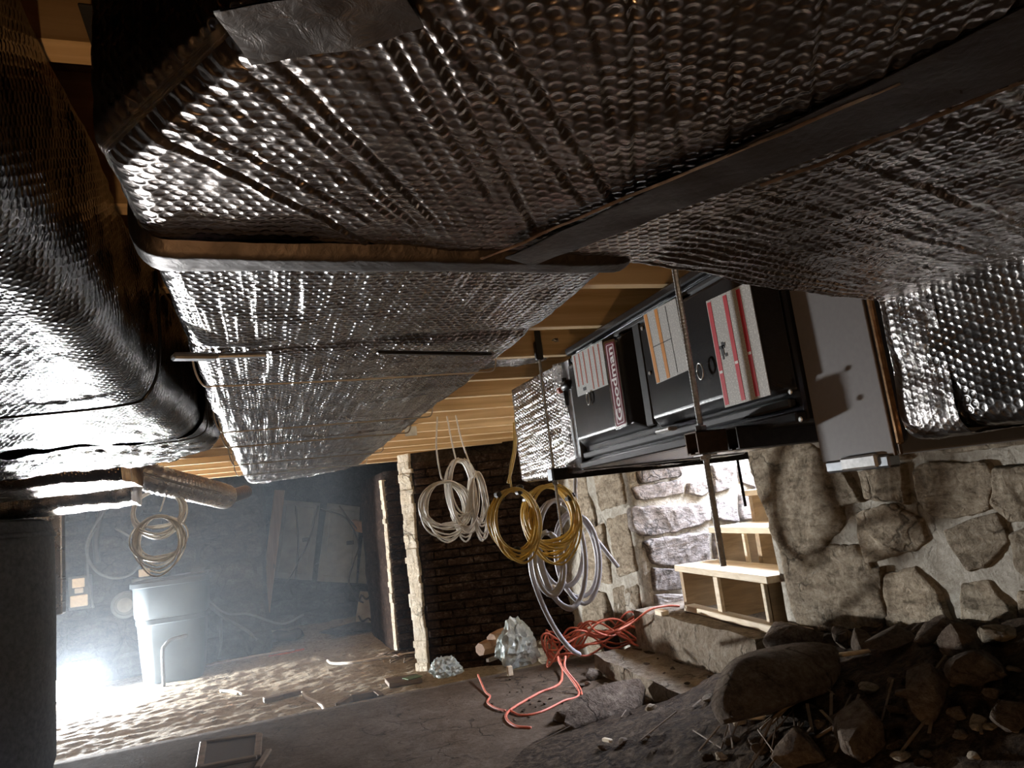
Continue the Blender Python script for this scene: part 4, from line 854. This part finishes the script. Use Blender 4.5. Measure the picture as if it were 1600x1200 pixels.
# ================================================================== BACK WALL FITTINGS
def pbox(name, px0, py0, px1, py1, y, d, mat, par=None, b=.008):
    a, c = ony((px0, py0), y), ony((px1, py1), y); return obj(name, cbox(((a[0]+c[0])/2, y+d/2, (a[2]+c[2])/2), (abs(c[0]-a[0]), d, abs(a[2]-c[2])), b=b), mat, par)
e1 = empty('electric_box', ony((123, 952), 8.3), 'small grey electric box with two cream labels left of the hanging coils', 'electric box')
pbox('housing', 106, 902, 142, 950, 8.32, .1, MT['boxgrey'], e1); pbox('label_plate', 112, 905, 132, 917, 8.305, .02, MT['cream'], e1); pbox('label_plate', 109, 932, 137, 946, 8.305, .02, MT['cream'], e1); pbox('breaker_switch', 116, 920, 130, 926, 8.30, .02, MT['whitewire'], e1)
e2 = empty('electric_box', ony((225, 942), 8.3), 'electric box with cream label half hidden behind the waste can', 'electric box')
pbox('housing', 205, 905, 245, 942, 8.32, .1, MT['boxgrey'], e2); pbox('label_plate', 216, 890, 234, 900, 8.305, .03, MT['cream'], e2); pbox('label_plate', 213, 920, 222, 937, 8.305, .02, MT['cream'], e2)
mtr = empty('round_meter', ony((196, 960), 8.3), 'round dark meter on the wall between the two electric boxes', 'meter')
c = ony((196, 945), 8.3); AY = (np.array([1., 0, 0]), Z3, np.array([0, -1., 0]))
obj('meter_body', lathe([(.13, -.08), (.13, .02), (.115, .03), (.1, .03), (.095, .02)], c, 28, AY), MT['boxgrey'], mtr, 'auto'); obj('meter_dial', lathe([(.07, .015), (.07, .035), (.03, .045)], c, 24, AY), MT['doorpanel'], mtr, 'auto')
def wallcable(name, px, y, r, mat, label): return tag(obj(name, tube(spline([ony(p, y) for p in px], 8), r, 6), MT[mat], None, True), label, 'cable')
wallcable('wall_cable', [(170, 790), (143, 830), (135, 860), (148, 890), (175, 903), (205, 897), (225, 870), (210, 845), (180, 825)], 8.28, .014, 'boxgrey', 'loose grey cable loop slung on the back wall above the electric boxes')
wallcable('wall_cable', [(150, 825), (138, 850), (137, 890), (142, 930), (146, 950)], 8.27, .012, 'boxgrey', 'grey cable dropping past the cream-labelled electric box')
wallcable('wall_cable', [(160, 770), (158, 800), (150, 840), (152, 880)], 8.30, .03, 'blackwire', 'dark pipe running up the back wall left of the coils')
wallcable('wall_cable', [(320, 940), (350, 965), (385, 985), (402, 1000)], 8.25, .018, 'boxgrey', 'grey conduit slanting down right of the waste can')
wallcable('wall_cable', [(322, 935), (352, 958), (390, 960), (440, 975), (475, 960)], 8.2, .012, 'boxgrey', 'thin cable sagging across the dark stone wall')
wallcable('wall_cable', [(345, 960), (345, 1000), (342, 1030)], 8.3, .016, 'boxgrey', 'short vertical conduit on the stone wall near the floor')
wallcable('wall_cable', [(322, 1042), (350, 1035), (400, 1025), (460, 1015)], 8.15, .012, 'greywire', 'pale cable along the foot of the back wall')
# leaning post, old cabinet doors, ornate panel in the recess
def lean(px_top, px_bot, y0, y1): return ony(px_top, y0), ony(px_bot, y1)
a, b = lean((437, 766), (406, 1012), 9.0, 8.9); tag(obj('timber_post', bar(a, b, .12, .06, up=(0, 1, 0)), MT['pine_z']), 'old brown timber post leaning at the mouth of the recess', 'post')
def cabdoor(quad, y, lab, hp):
    P = [ony(p, y+.0) for p in quad]; root = empty('cabinet_door', (P[3]+P[2])/2, lab, 'cabinet door', 'old cabinet doors in the recess')
    def slab_(sc0, sc1, t0, t1):
        TL, TR, BR, BL = P; g = lambda a, b: (TL*(1-a)+TR*a)*(1-b)+(BL*(1-a)+BR*a)*b
        Q = np.array([g(sc0, sc1), g(1-sc0, sc1), g(1-sc0, 1-sc1), g(sc0, 1-sc1)]); dy = np.array([0, 1, 0])
        return np.vstack([Q-dy*t1, Q-dy*t0]), [(0, 3, 2, 1), (4, 5, 6, 7), (0, 1, 5, 4), (1, 2, 6, 5), (2, 3, 7, 6), (3, 0, 4, 7)]
    obj('door_panel', slab_(0, 0, 0, .03), MT['doorpanel'], root); o = obj('raised_panel', slab_(.14, .07, .03, .042), MT['doorpanel'], root); m = o.modifiers.new('b', 'BEVEL'); m.width = .01
    o = obj('panel_bead', M().add(*slab_(.09, .05, .03, .036)), MT['doorpanel'], root)
    c = ony(hp, y-.05); obj('latch', cbox(c, (.09, .03, .045)), MT['blackmatte'], root)
cabdoor([(440, 781), (500, 786), (487, 907), (424, 902)], 9.42, 'leftmost of three pale panelled cabinet doors in the dark recess', (478, 843))
cabdoor([(511, 786), (562, 792), (556, 911), (495, 908)], 9.40, 'middle pale panelled cabinet door in the dark recess', (547, 848))
cabdoor([(572, 792), (618, 798), (612, 915), (559, 911)], 9.40, 'rightmost pale cabinet door, partly behind the brick pier', (600, 850))
a, b = ony((552, 820), 9.1), ony((612, 835), 8.4); tag(obj('timber_offcut', bar(a, b, .05, .13), MT['logs']), 'short brown timber jutting from the rear brick pier', 'timber')
P = [ony(p, 9.2) for p in [(563, 924), (603, 926), (601, 975), (555, 975)]]; op = empty('ornate_panel', (P[2]+P[3])/2, 'cream cast panel with dark scrollwork below the cabinet doors', 'panel')
Q = np.array(P); dy = np.array([0, .04, 0]); obj('panel_board', (np.vstack([Q, Q+dy]), [(0, 3, 2, 1), (4, 5, 6, 7), (0, 1, 5, 4), (1, 2, 6, 5), (2, 3, 7, 6), (3, 0, 4, 7)]), MT['ornate'], op)
for pts in ([(566, 930), (572, 936), (580, 932), (584, 940), (592, 938), (599, 931)], [(560, 962), (566, 970), (576, 966), (582, 972), (592, 968), (599, 972)], [(565, 929), (562, 938), (568, 942)], [(600, 931), (601, 940), (596, 944)]):
    obj('scrollwork', tube(spline([ony(p, 9.19) for p in pts], 6), .012, 6), MT['blackwire'], op, True)
c = onz((548, 995), -1.15); tag(obj('stone_block', rock((c[0], 8.6, -1.10), (.75, .35, .17), 91, 2, .2, angular=.9), MT['darkstone'], None, 'auto'), 'flat pale stone block on the floor of the recess', 'stone')
for k, pts in enumerate(([(462, 790), (466, 850), (462, 905)], [(497, 790), (480, 850), (440, 925)], [(500, 795), (540, 810), (560, 850), (552, 880), (545, 910), (560, 940)], [(530, 790), (548, 815), (575, 840), (610, 830)])):
    wallcable('hanging_cable', pts, 9.0, .011, 'blackwire', ['thin black cable hanging over the leftmost cabinet door', 'black cable slanting across the two left cabinet doors', 'black cable looping beside the middle cabinet door', 'black cable drooping to the rear brick pier'][k])
for k, (p, s) in enumerate(((( 440, 985), .22), ((425, 1000), .16), ((465, 990), .18), ((410, 1010), .12))):
    c = ony(p, 8.7); tag(obj('debris_bundle', rock((c[0], 8.7, -1.12+s*.2), (s*1.5, s, s), 95+k, 2, k), [MT['blackwire'], MT['boxgrey'], MT['blackwire'], MT['ornate']][k], None, 'auto'), 'crumpled dark junk piled beside the leaning timber post', 'junk', 'junk heap at the recess')

# ================================================================== CABLE COILS
def coil_path(c, rx, rz, turns, seed, a=(1, 0, 0), b=(0, 1, 0), spread=.02, var=.08, npt=36, drift=0.):
    r = np.random.RandomState(seed); a = np.asarray(a, float); b = np.asarray(b, float); c = np.asarray(c, float); K = turns*2
    sx, sz, ox, oy, oz = [np.interp(np.arange(turns*npt)/npt*2, np.arange(K+1), v) for v in (1+r.uniform(-var, var, K+1), 1+r.uniform(-var, var, K+1), r.uniform(-1, 1, K+1)*rx*.06+np.linspace(0, drift, K+1), r.uniform(-1, 1, K+1)*spread, r.uniform(-1, .3, K+1)*rz*.07)]
    t = np.arange(turns*npt)/npt*2*np.pi+np.pi/2
    return c+(np.cos(t)*rx*sx+ox)[:, None]*a+oy[:, None]*b+((np.sin(t)-1)*rz*sz+oz)[:, None]*Z3      # c = top of the coil
def coil(name, top, rx, rz, turns, seed, wr, mat, label, hang=None, ties=(), tail=None, group=None, tiemat='blackwire', **k):
    P = coil_path(top, rx, rz, turns, seed, **k); root = empty(name, (top[0], top[1], top[2]-2*rz), label, 'cable coil', group)
    obj('coiled_wire', tube(P, wr, 6), MT[mat], root, True)
    if hang is not None: obj('hanging_lead', tube(spline(hang, 8), wr, 6), MT[mat], root, True)
    if tail is not None: obj('tail', tube(spline(tail, 10), wr*1.0, 8), MT[mat], root, True)
    for ang in ties:
        q = np.array(top)+np.array([math.cos(ang)*rx, 0, (math.sin(ang)-1)*rz]); tn = np.array([-math.sin(ang), 0, math.cos(ang)])
        obj('tie', bar(q-tn*.012, q+tn*.012, .045, .05, up=(0, 1, 0), b=.01), MT[tiemat], root)
    return root
# white trio hanging from a joist
YH = 3.93
def at(p, y=YH): return ony(p, y)
for k, (pt, rx, rz, tn, hg, lab) in enumerate([((693, 752), .128, .140, 9, [(683, 648), (682, 700), (688, 740), (693, 752)], 'white cable coil hanging lowest left in front of the brick wall'),
        ((716, 717), .075, .19, 8, [(698, 648), (706, 690), (712, 716), (716, 722)], 'narrow white cable hank in the middle of the hanging trio'),
        ((742, 737), .045, .160, 5, [(712, 648), (722, 690), (737, 732), (742, 740)], 'slim white cable hank on the right of the hanging trio')]):
    h = [at(p) for p in hg]; h[0] = np.array([h[0][0], YH, .56]); coil('cable_coil', at(pt), rx, rz, tn+4, 120+k, .0048, 'whitewire', lab, h, (), None, 'white coils hung from the joists', var=.22, spread=.06)
P = [at(p) for p in [(742, 735), (750, 755), (755, 785), (748, 820), (735, 833), (728, 825)]]; 
tag(obj('loose_cable', tube(spline(P, 8), .0055, 6), MT['whitewire'], None, True), 'single white cable loop bowing out right of the hanging trio', 'cable')
# yellow pair
YY = 3.02
coil('cable_coil', at((800, 764), 3.0), .105, .135, 14, 131, .0048, 'yellow', 'front yellow cable coil with black tape ties, left of the pair', [at(p, 3.0) for p in [(803, 660), (803, 700), (797, 735), (799, 764)]], (1.25, 4.6, 2.2), None, 'yellow coils under the return box', var=.17, spread=.05)
coil('cable_coil', at((855, 758), 3.08), .128, .150, 18, 132, .0048, 'yellow', 'rear yellow cable coil behind the strut channel', None, (2.5, .6), None, 'yellow coils under the return box', var=.19, spread=.06)
P = [at(p, 3.0) for p in [(790, 845), (800, 856), (830, 862), (860, 855)]]
# grey heavy cable
YG = 3.45
g = coil('cable_coil', at((868, 782), YG), .125, .245, 3, 141, .013, 'greywire', 'heavy grey cable coil hanging before the stone wall', None, (4.0,), [at((828, 860), YG), at((832, 900), YG), at((850, 950), YG+.05), at((872, 990), YG+.15), at((892, 1014), YG+.25), at((905, 1022), YG+.4)], None, 'whitewire', var=.12, spread=.05)
coil('cable_coil', at((897, 800), YG+.1), .115, .22, 2, 142, .012, 'greywire', 'grey cable loops on the right of the heavy coil', [at((900, 730), YG+.1), at((899, 770), YG+.1), at((902, 800), YG+.1)], (), [at((905, 803), YG+.1), at((930, 840), YG+.12), at((965, 885), YG+.2)], None, var=.15, spread=.05)
coil('cable_coil', at((851, 830), YG-.05), .075, .16, 2, 143, .012, 'greywire', 'small inner grey cable loop behind the yellow coils', None, (), None, None, var=.1, spread=.03)
# white coils at far left
YB = 5.0
coil('cable_coil', at((246, 766), YB), .14, .128, 13, 151, .0055, 'whitewire', 'upper of two white cable coils by the back wall', [at((232, 745), YB), at((240, 760), YB)], (), None, 'white coils at the back wall', var=.16, spread=.06)
coil('cable_coil', at((246, 806), YB-.03), .135, .155, 13, 152, .0055, 'whitewire', 'lower of two white cable coils by the back wall', [at((258, 775), YB), at((250, 800), YB)], (), None, 'white coils at the back wall', var=.24, spread=.06)
# yellow hanging wire and bracket left of the return box
tag(obj('loose_cable', tube(spline([at(p, 3.05) for p in [(806, 655), (805, 700), (800, 730), (794, 755)]], 8), .007, 6), MT['yellow'], None, True), 'yellow cable dropping from the joists beside the return box', 'cable')

# ================================================================== ORANGE CORD
def G(p, lift=.008):
    q = onground(p); return np.array([q[0], q[1], q[2]+lift])
def S1(p, lift=.01): q = onz(p, -.95); return q+Z3*lift
cr = random.Random(17); P = []
P += [onz((1062, 947), -.71), onz((1040, 947), -.70), onz((1015, 953), -.70)]
P += [onx((985, 975), 2.08)]
A_, B_ = onz((1018, 1000), -.935), onz((872, 1030), -1.03)
dAB = (B_-A_); LAB = np.linalg.norm(dAB[:2]); dAB /= np.linalg.norm(dAB); nAB = np.array([-dAB[1], dAB[0], 0])
for t in np.arange(0, 46, .30):
    sl_ = LAB*(.46+.66*math.sin(t*.83+.7*math.sin(.31*t))); w = .13*math.sin(1.71*t+1)+.085*math.sin(4.37*t)+.025*cr.uniform(-1, 1); zz = .085+.075*math.sin(2.3*t)+.045*math.sin(5.1*t+.4)
    P.append(A_+dAB*sl_+nAB*w*(.7+.3*math.sin(.2*t))+Z3*max(zz, .004))
P += [G(p) for p in [(878, 1065), (842, 1085), (800, 1110), (791, 1124), (805, 1137), (830, 1140)]]
cord = empty('extension_cord', (1.7, 4.1, -1.05), 'tangled orange extension cord heaped at the foot of the steps', 'cord')
obj('tangled_cord', tube(spline(P, 5), .0070, 7), MT['orange'], cord, True)
P = [G(p) for p in [(748, 1064), (758, 1082), (766, 1090), (762, 1100), (775, 1109), (790, 1113)]]; P[0] = P[0]+Z3*.03
obj('cord_tail', tube(spline(P, 8), .006, 8), MT['orange'], cord, True)
P = [G(p) for p in [(796, 1112), (815, 1120), (845, 1115), (880, 1098), (905, 1085)]]+[np.array([1.60, 4.12, -.93]), np.array([1.62, 4.2, -.9])]
obj('cord_loop', tube(spline(P, 8), .006, 8), MT['orange'], cord, True)
P = [np.array([1.66, 4.18, -.90]), np.array([1.62, 4.1, -.95]), G((905, 1075)), G((912, 1098))]; obj('cord_end', tube(spline(P, 8), .006, 8), MT['orange'], cord, True)

# ================================================================== ROCKS AND DEBRIS
def rk(px, size, seed, mat, label, cat='rock', sub=2, rot=0, tilt=(0, 0), sink=.25, group=None, ang=.8):
    q = onground(px); return tag(obj('rock', rock((q[0], q[1], q[2]+size[2]*(.5-sink)), size, seed, sub, rot, tilt, ang), MT[mat], None, 'auto'), label, cat, group)
rk((1248, 1088), (.84, .42, .25), 201, 'rubble', 'largest dark flat-topped rock on the mound beside the lower step', sub=3, rot=.35, tilt=(.05, -.12), sink=.2)
rk((1240, 1022), (.36, .26, .20), 202, 'rubble', 'triangular rock with a pale vein against the right end of the steps', sub=3, rot=.2, sink=.15)
rk((1322, 1008), (.11, .12, .14), 203, 'rubble', 'upright dark rock wedged at the base of the stone wall, left of its twin', rot=.3)
rk((1348, 1012), (.13, .12, .12), 204, 'rubble', 'rounded dark rock at the base of the stone wall, right of its twin', rot=1.)
rk((955, 1116), (.92, .27, .19), 205, 'rubble', 'long flat stone lying at the front edge of the mound', sub=3, rot=.35, tilt=(.1, .0), sink=.3)
rk((880, 1128), (.18, .16, .09), 206, 'rubble', 'small pale flat stone at the tip of the long flat stone', rot=.5)
rk((925, 1062), (.16, .12, .06), 207, 'rubble', 'thin slate leaning below the orange cord', rot=.2, tilt=(.5, .1), sink=.0)
rk((1345, 1170), (.30, .26, .18), 208, 'rubble', 'broad reddish-brown rock at the bottom of the picture', sub=3, rot=.4)
rk((1250, 1185), (.20, .20, .14), 209, 'rubble', 'blocky brown rock left of the broad rock at the bottom', sub=3, rot=.1)
rk((1515, 1045), (.16, .14, .18), 210, 'rubble', 'upright pale-faced rock near the stone wall at right', rot=.9, sink=.1)
rk((1530, 1065), (.20, .18, .12), 211, 'rubble', 'rounded reddish rock before the upright pale-faced rock', rot=.2)
rk((1470, 1000), (.26, .14, .12), 212, 'rubble', 'dark rock tucked under the cracked wall stone', rot=.2)
rk((1480, 1015), (.13, .09, .09), 213, 'stone', 'small tan rock in front of the cracked wall stone', rot=.6)
rk((1455, 1110), (.20, .16, .18), 214, 'rubble', 'lumpy tan-flecked rock in the middle of the mound', rot=.7)
rk((1590, 1140), (.16, .14, .12), 215, 'rubble', 'brown rock cut by the right picture edge', rot=.7)
rk((1395, 1010), (.30, .16, .10), 216, 'rubble', 'low dark rock below the mortar joint of the wall', rot=.1)
rk((1560, 1005), (.14, .12, .10), 217, 'stone', 'tan rock by the wall foot at far right', rot=.4)
c = onz((852, 1008), -1.0); tag(obj('rock', rock((c[0], c[1]+.0, -1.03), (.34, .22, .26), 218, 3, .4, (.1, .2), .8), MT['stone'], None, 'auto'), 'tan rock beside the crumpled plastic bag', 'rock')
c = onx((950, 995), 2.15); tag(obj('rock', rock((c[0], c[1], -.98), (.16, .22, .26), 219, 2, .2), MT['darkstone'], None, 'auto'), 'dark stone stuck in the hollow at the wall foot above the orange cord', 'rock')
gr = random.Random(33); n_ = 0
for k in range(70):
    px = (gr.uniform(880, 1590), gr.uniform(1040, 1195)); q = onground(px)
    if not (.7 < q[0] < 2.25 and q[1] < 3.7): continue
    s = gr.uniform(.025, .075); rk(px, (s*gr.uniform(1, 1.6), s, s*.7), 300+k, gr.choice(['rubble', 'rubble', 'dirt', 'stone']), 'small rubble stone scattered on the dark dirt mound', sub=1, rot=gr.uniform(0, 3), group='rubble on the mound')
for k in range(16):
    px = (gr.uniform(905, 990), gr.uniform(1070, 1092)); s = gr.uniform(.02, .045); rk(px, (s*1.3, s, s*.8), 400+k, 'rubble', 'pebble in the small heap beside the lower concrete step', sub=1, rot=gr.uniform(0, 3), group='pebbles beside the step')
for k in range(18):     # chips on the lower step
    c = onz((gr.uniform(1010, 1160), gr.uniform(1010, 1075)), -.945); s = gr.uniform(.012, .035)
    if c[0] > 1.9 and c[0] < 2.1 and c[1] > 3.0: tag(obj('stone_chip', rock(c+Z3*s*.2, (s*1.4, s, s*.6), 430+k, 1, gr.uniform(0, 3)), MT['dirt']), 'dark chip lying on the lower concrete step', 'stone chip', 'chips on the lower step')
for k in range(40):     # splintered lath on the mound
    px = (gr.gauss(1230, 90) if k < 30 else gr.uniform(850, 1590), gr.uniform(1100, 1175) if k < 30 else gr.uniform(1050, 1195)); q = onground(px); L = gr.uniform(.06, .22); a = gr.gauss(.55, .45); d = np.array([math.cos(a), math.sin(a), 0])*L/2
    if q[1] > 3.6 or q[0] > 2.25 or q[0] < .7: continue
    p0, p1 = q-d, q+d; p0[2] = gz(p0[0], p0[1])+.012; p1[2] = gz(p1[0], p1[1])+.012+gr.uniform(0, .02)
    tag(obj('wood_splinter', bar(p0, p1, gr.uniform(.003, .011), gr.uniform(.003, .006), b=.001), MT['splinter']), 'splintered strip of old lath strewn on the dirt mound', 'splinter', 'lath splinters on the mound')
for px, L, a, m, lab in (((1178, 1130), .09, .9, 'pine_y', 'bright splintered wood chunk left of the lath pile'), ((1335, 1030), .12, .5, 'pine_y', 'pale broken stick behind the largest rock'), ((950, 1165), .05, 1.3, 'pine_y', 'small upright pale wood chip at the front of the mound')):
    q = onground(px)+Z3*.02; d = np.array([math.cos(a), -math.sin(a), .05])*L/2; tag(obj('wood_splinter', bar(q-d, q+d, .02, .014), MT[m]), lab, 'splinter')
for k, (p0, p1) in enumerate((((1275, 1165), (1370, 1128)), ((1190, 1150), (1260, 1105)))):
    a, b = onground(p0)+Z3*.02, onground(p1)+Z3*.03; tag(obj('stick', tube(spline([a, (a+b)/2+Z3*.01, b], 6), .005, 6), MT['splinter'], None, True), ['long thin stick lying across the mound towards the right', 'thicker stick pointing at the largest rock'][k], 'stick')
a, b = onz((1122, 1072), -.93), onz((1158, 1068), -.92); tag(obj('iron_spike', M().add(*bar(a, b, .012, .012)).add(*bar(a-np.array([.008, .012, .01]), a+np.array([-.0, .012, .02]), .02, .02)), MT['darkmetal']), 'dark iron spike lying at the edge of the lower step', 'spike')
pbox('nail_plate', 632, 667, 652, 680, 4.12, .006, MT['galv'], bpy.data.objects['ceiling'], .001)
for k in range(26):
    px = (gr.uniform(765, 905), gr.uniform(1055, 1135)); s_ = gr.uniform(.008, .03); rk(px, (s_*1.5, s_, s_*.7), 460+k, gr.choice(['dirt', 'dirt', 'rubble']), 'dark dirt crumb on the slab around the orange cord', 'crumb', 1, gr.uniform(0, 3), group='crumbs on the slab')
# crumpled plastic bags, logs, board scraps
def bag(c, s, seed, label):
    V, F = ICO[3]; V = V*(1+.28*nz3(V, 4, seed)[:, None]+.16*np.abs(nz3(V, 9, seed+1))[:, None]+.10*nz3(V, 21, seed+2)[:, None]+.07*np.random.RandomState(seed).uniform(-1, 1, (len(V), 1)))*np.asarray(s)/2; V[:, 2] = np.maximum(V[:, 2], -s[2]*.42)
    V[:, :2] *= (1.15-.45*np.clip(V[:, 2:]/s[2]+.2, 0, 1)); tag(obj('plastic_bag', (V+np.asarray(c), F), MT['plastic'], None, False), label, 'bag')
c = onz((812, 1040), -1.04); bag(c+Z3*.13, (.24, .2, .30), 501, 'crumpled clear plastic bag beside the split logs')
c = onz((697, 1056), -1.04); bag(c+Z3*.055, (.18, .15, .14), 502, 'small crumpled clear plastic bag at the foot of the lime-washed wall end')
for k, (p0, p1, r, lab) in enumerate((((768, 1000), (812, 985), .055, 'upper split log against the brick wall'), ((750, 1015), (800, 998), .055, 'lower split log against the brick wall'))):
    a, b = ony(p0, 5.05), ony(p1, 5.25); v, f = tube([a, (a*.7+b*.3), (a*.3+b*.7), b], [r*.8, r, r, r*.85], 7); tag(obj('split_log', (v, f), MT['logs'], None, 'auto'), lab, 'log')
a, b = ony((762, 1032), 4.9), ony((845, 1002), 5.3); tag(obj('wood_stick', bar(a, b, .03, .025), MT['splinter']), 'long thin wood strip below the split logs', 'stick')
c = onz((797, 1052), -1.03); tag(obj('wood_block', cbox(c+Z3*.015, (.035, .03, .06)), MT['pine_y']), 'tiny upright wood block in front of the plastic bag', 'wood block')
# scraps on the sand
def sand_pt(p, lift=.01): q = onz(p, -1.19); return np.array([q[0], q[1], float(sandz(q[0], q[1]))+lift])
for k, (pts, r, m, lab) in enumerate((([(345, 1078), (365, 1080), (380, 1085)], .012, 'whitewire', 'short white wire on the sand right of the bent pipe'), ([(345, 1079), (352, 1077), (372, 1084)], .01, 'cream', 'pale twine next to the bent pipe'), ([(472, 1081), (480, 1089), (500, 1097), (506, 1106), (505, 1114)], .012, 'whitewire', 'white wire crossing the sand towards the slab edge'), ([(512, 1032), (520, 1037), (550, 1037), (600, 1028), (650, 1020)], .014, 'whitewire', 'long white cable on the sand before the brick pier'), ([(420, 1026), (450, 1021), (475, 1015)], .01, 'orange', 'thin red cord on the dark floor before the recess'))):
    tag(obj('loose_wire', tube(spline([sand_pt(p) for p in pts], 8), r, 6), MT[m], None, True), lab, 'wire')
twig = random.Random(9)
for k in range(14):
    p = (twig.uniform(605, 655), twig.uniform(1016, 1034)); a = sand_pt(p, .02); t = twig.uniform(0, 3); d = np.array([math.cos(t), math.sin(t), twig.uniform(-.1, .1)])*twig.uniform(.06, .16)
    tag(obj('twig', tube([a-d, a+Z3*.02, a+d], .007, 5), MT['splinter'], None, True), 'dry twig or wire scrap tangled at the foot of the brick piers', 'twig', 'twigs at the brick piers')
a, b = sand_pt((605, 1072), .02), sand_pt((656, 1062), .02); tag(obj('painted_board', bar(a, b, .22, .03), MT['splinter']), 'short board with green paint at the foot of the lime-washed wall', 'board'); 
c = sand_pt((645, 1066), .037); pb = obj('green_paint_patch', cbox(c, (.12, .1, .006), ((.95, .3, 0), (-.3, .95, 0), (0, 0, 1))), MT['green'], bpy.data.objects['painted_board'])
fr = empty('pit_frame', sand_pt((560, 1100), 0), 'timber frame at the slab edge round a black sheet, the shade of a pit', 'frame')
for p, q in (((528, 1104), (548, 1094)), ((548, 1093), (588, 1086)), ((588, 1087), (596, 1093))): obj('frame_board', bar(sand_pt(p, .02), sand_pt(q, .02), .04, .05), MT['splinter'], fr)
obj('pit_shade', cbox(sand_pt((564, 1098), .006), (.26, .22, .01)), MT['blackstrap'], fr)  # black sheet laid on the sand as the darkness inside a hole
a, b = sand_pt((412, 1096), .02), sand_pt((470, 1083), .03); tag(obj('timber_scrap', M().add(*bar(a, (a*.5+b*.5), .07, .035)).add(*bar(a*.5+b*.5, b, .05, .035)), MT['splinter']), 'dark timber scrap half buried in the sand left of the pit', 'timber')
# floor grate
gp = [onz(p, -1.045) for p in [(318, 1162), (405, 1150), (402, 1185), (312, 1202)]]; gt = empty('floor_drain', (gp[2]+gp[3])/2, 'square framed floor drain in the slab at the bottom of the picture', 'drain')
for i in range(4): obj('frame_bar', bar(gp[i]+Z3*.006, gp[(i+1) % 4]+Z3*.006, .035, .02), MT['splinter'], gt)
Q = np.array(gp)+Z3*.004; obj('drain_cover', (np.vstack([Q, Q-Z3*.01]), [(0, 3, 2, 1), (4, 5, 6, 7), (0, 1, 5, 4), (1, 2, 6, 5), (2, 3, 7, 6), (3, 0, 4, 7)]), MT['blackmatte'], gt)
a, b = onz((420, 1172), -1.04), onz((402, 1200), -1.04); tag(obj('wood_strip', bar(a, b, .03, .015), MT['splinter']), 'short wood strip on the slab right of the floor drain', 'stick')
bpy.context.view_layer.update()

# ================================================================== HAZE VOLUME standing in for lens glare round the lamp
hz, nt, b_ = newmat('glare_haze'); nt.nodes.remove(b_); vs_ = nd(nt, 'ShaderNodeVolumeScatter', i_Color=(.80, .90, 1., 1), i_Density=.018, i_Anisotropy=.2)
lk(nt, vs_.outputs[0], nt.nodes['Material Output'].inputs['Volume'])
hb_ = obj('glare_haze', cbox((-1.25, 5.65, -.33), (3.8, 5.5, 1.72), b=.02), hz); hb_['kind'] = 'stuff'; tag(hb_, 'bluish haze volume imitating lens glare around the work lamp', 'haze')
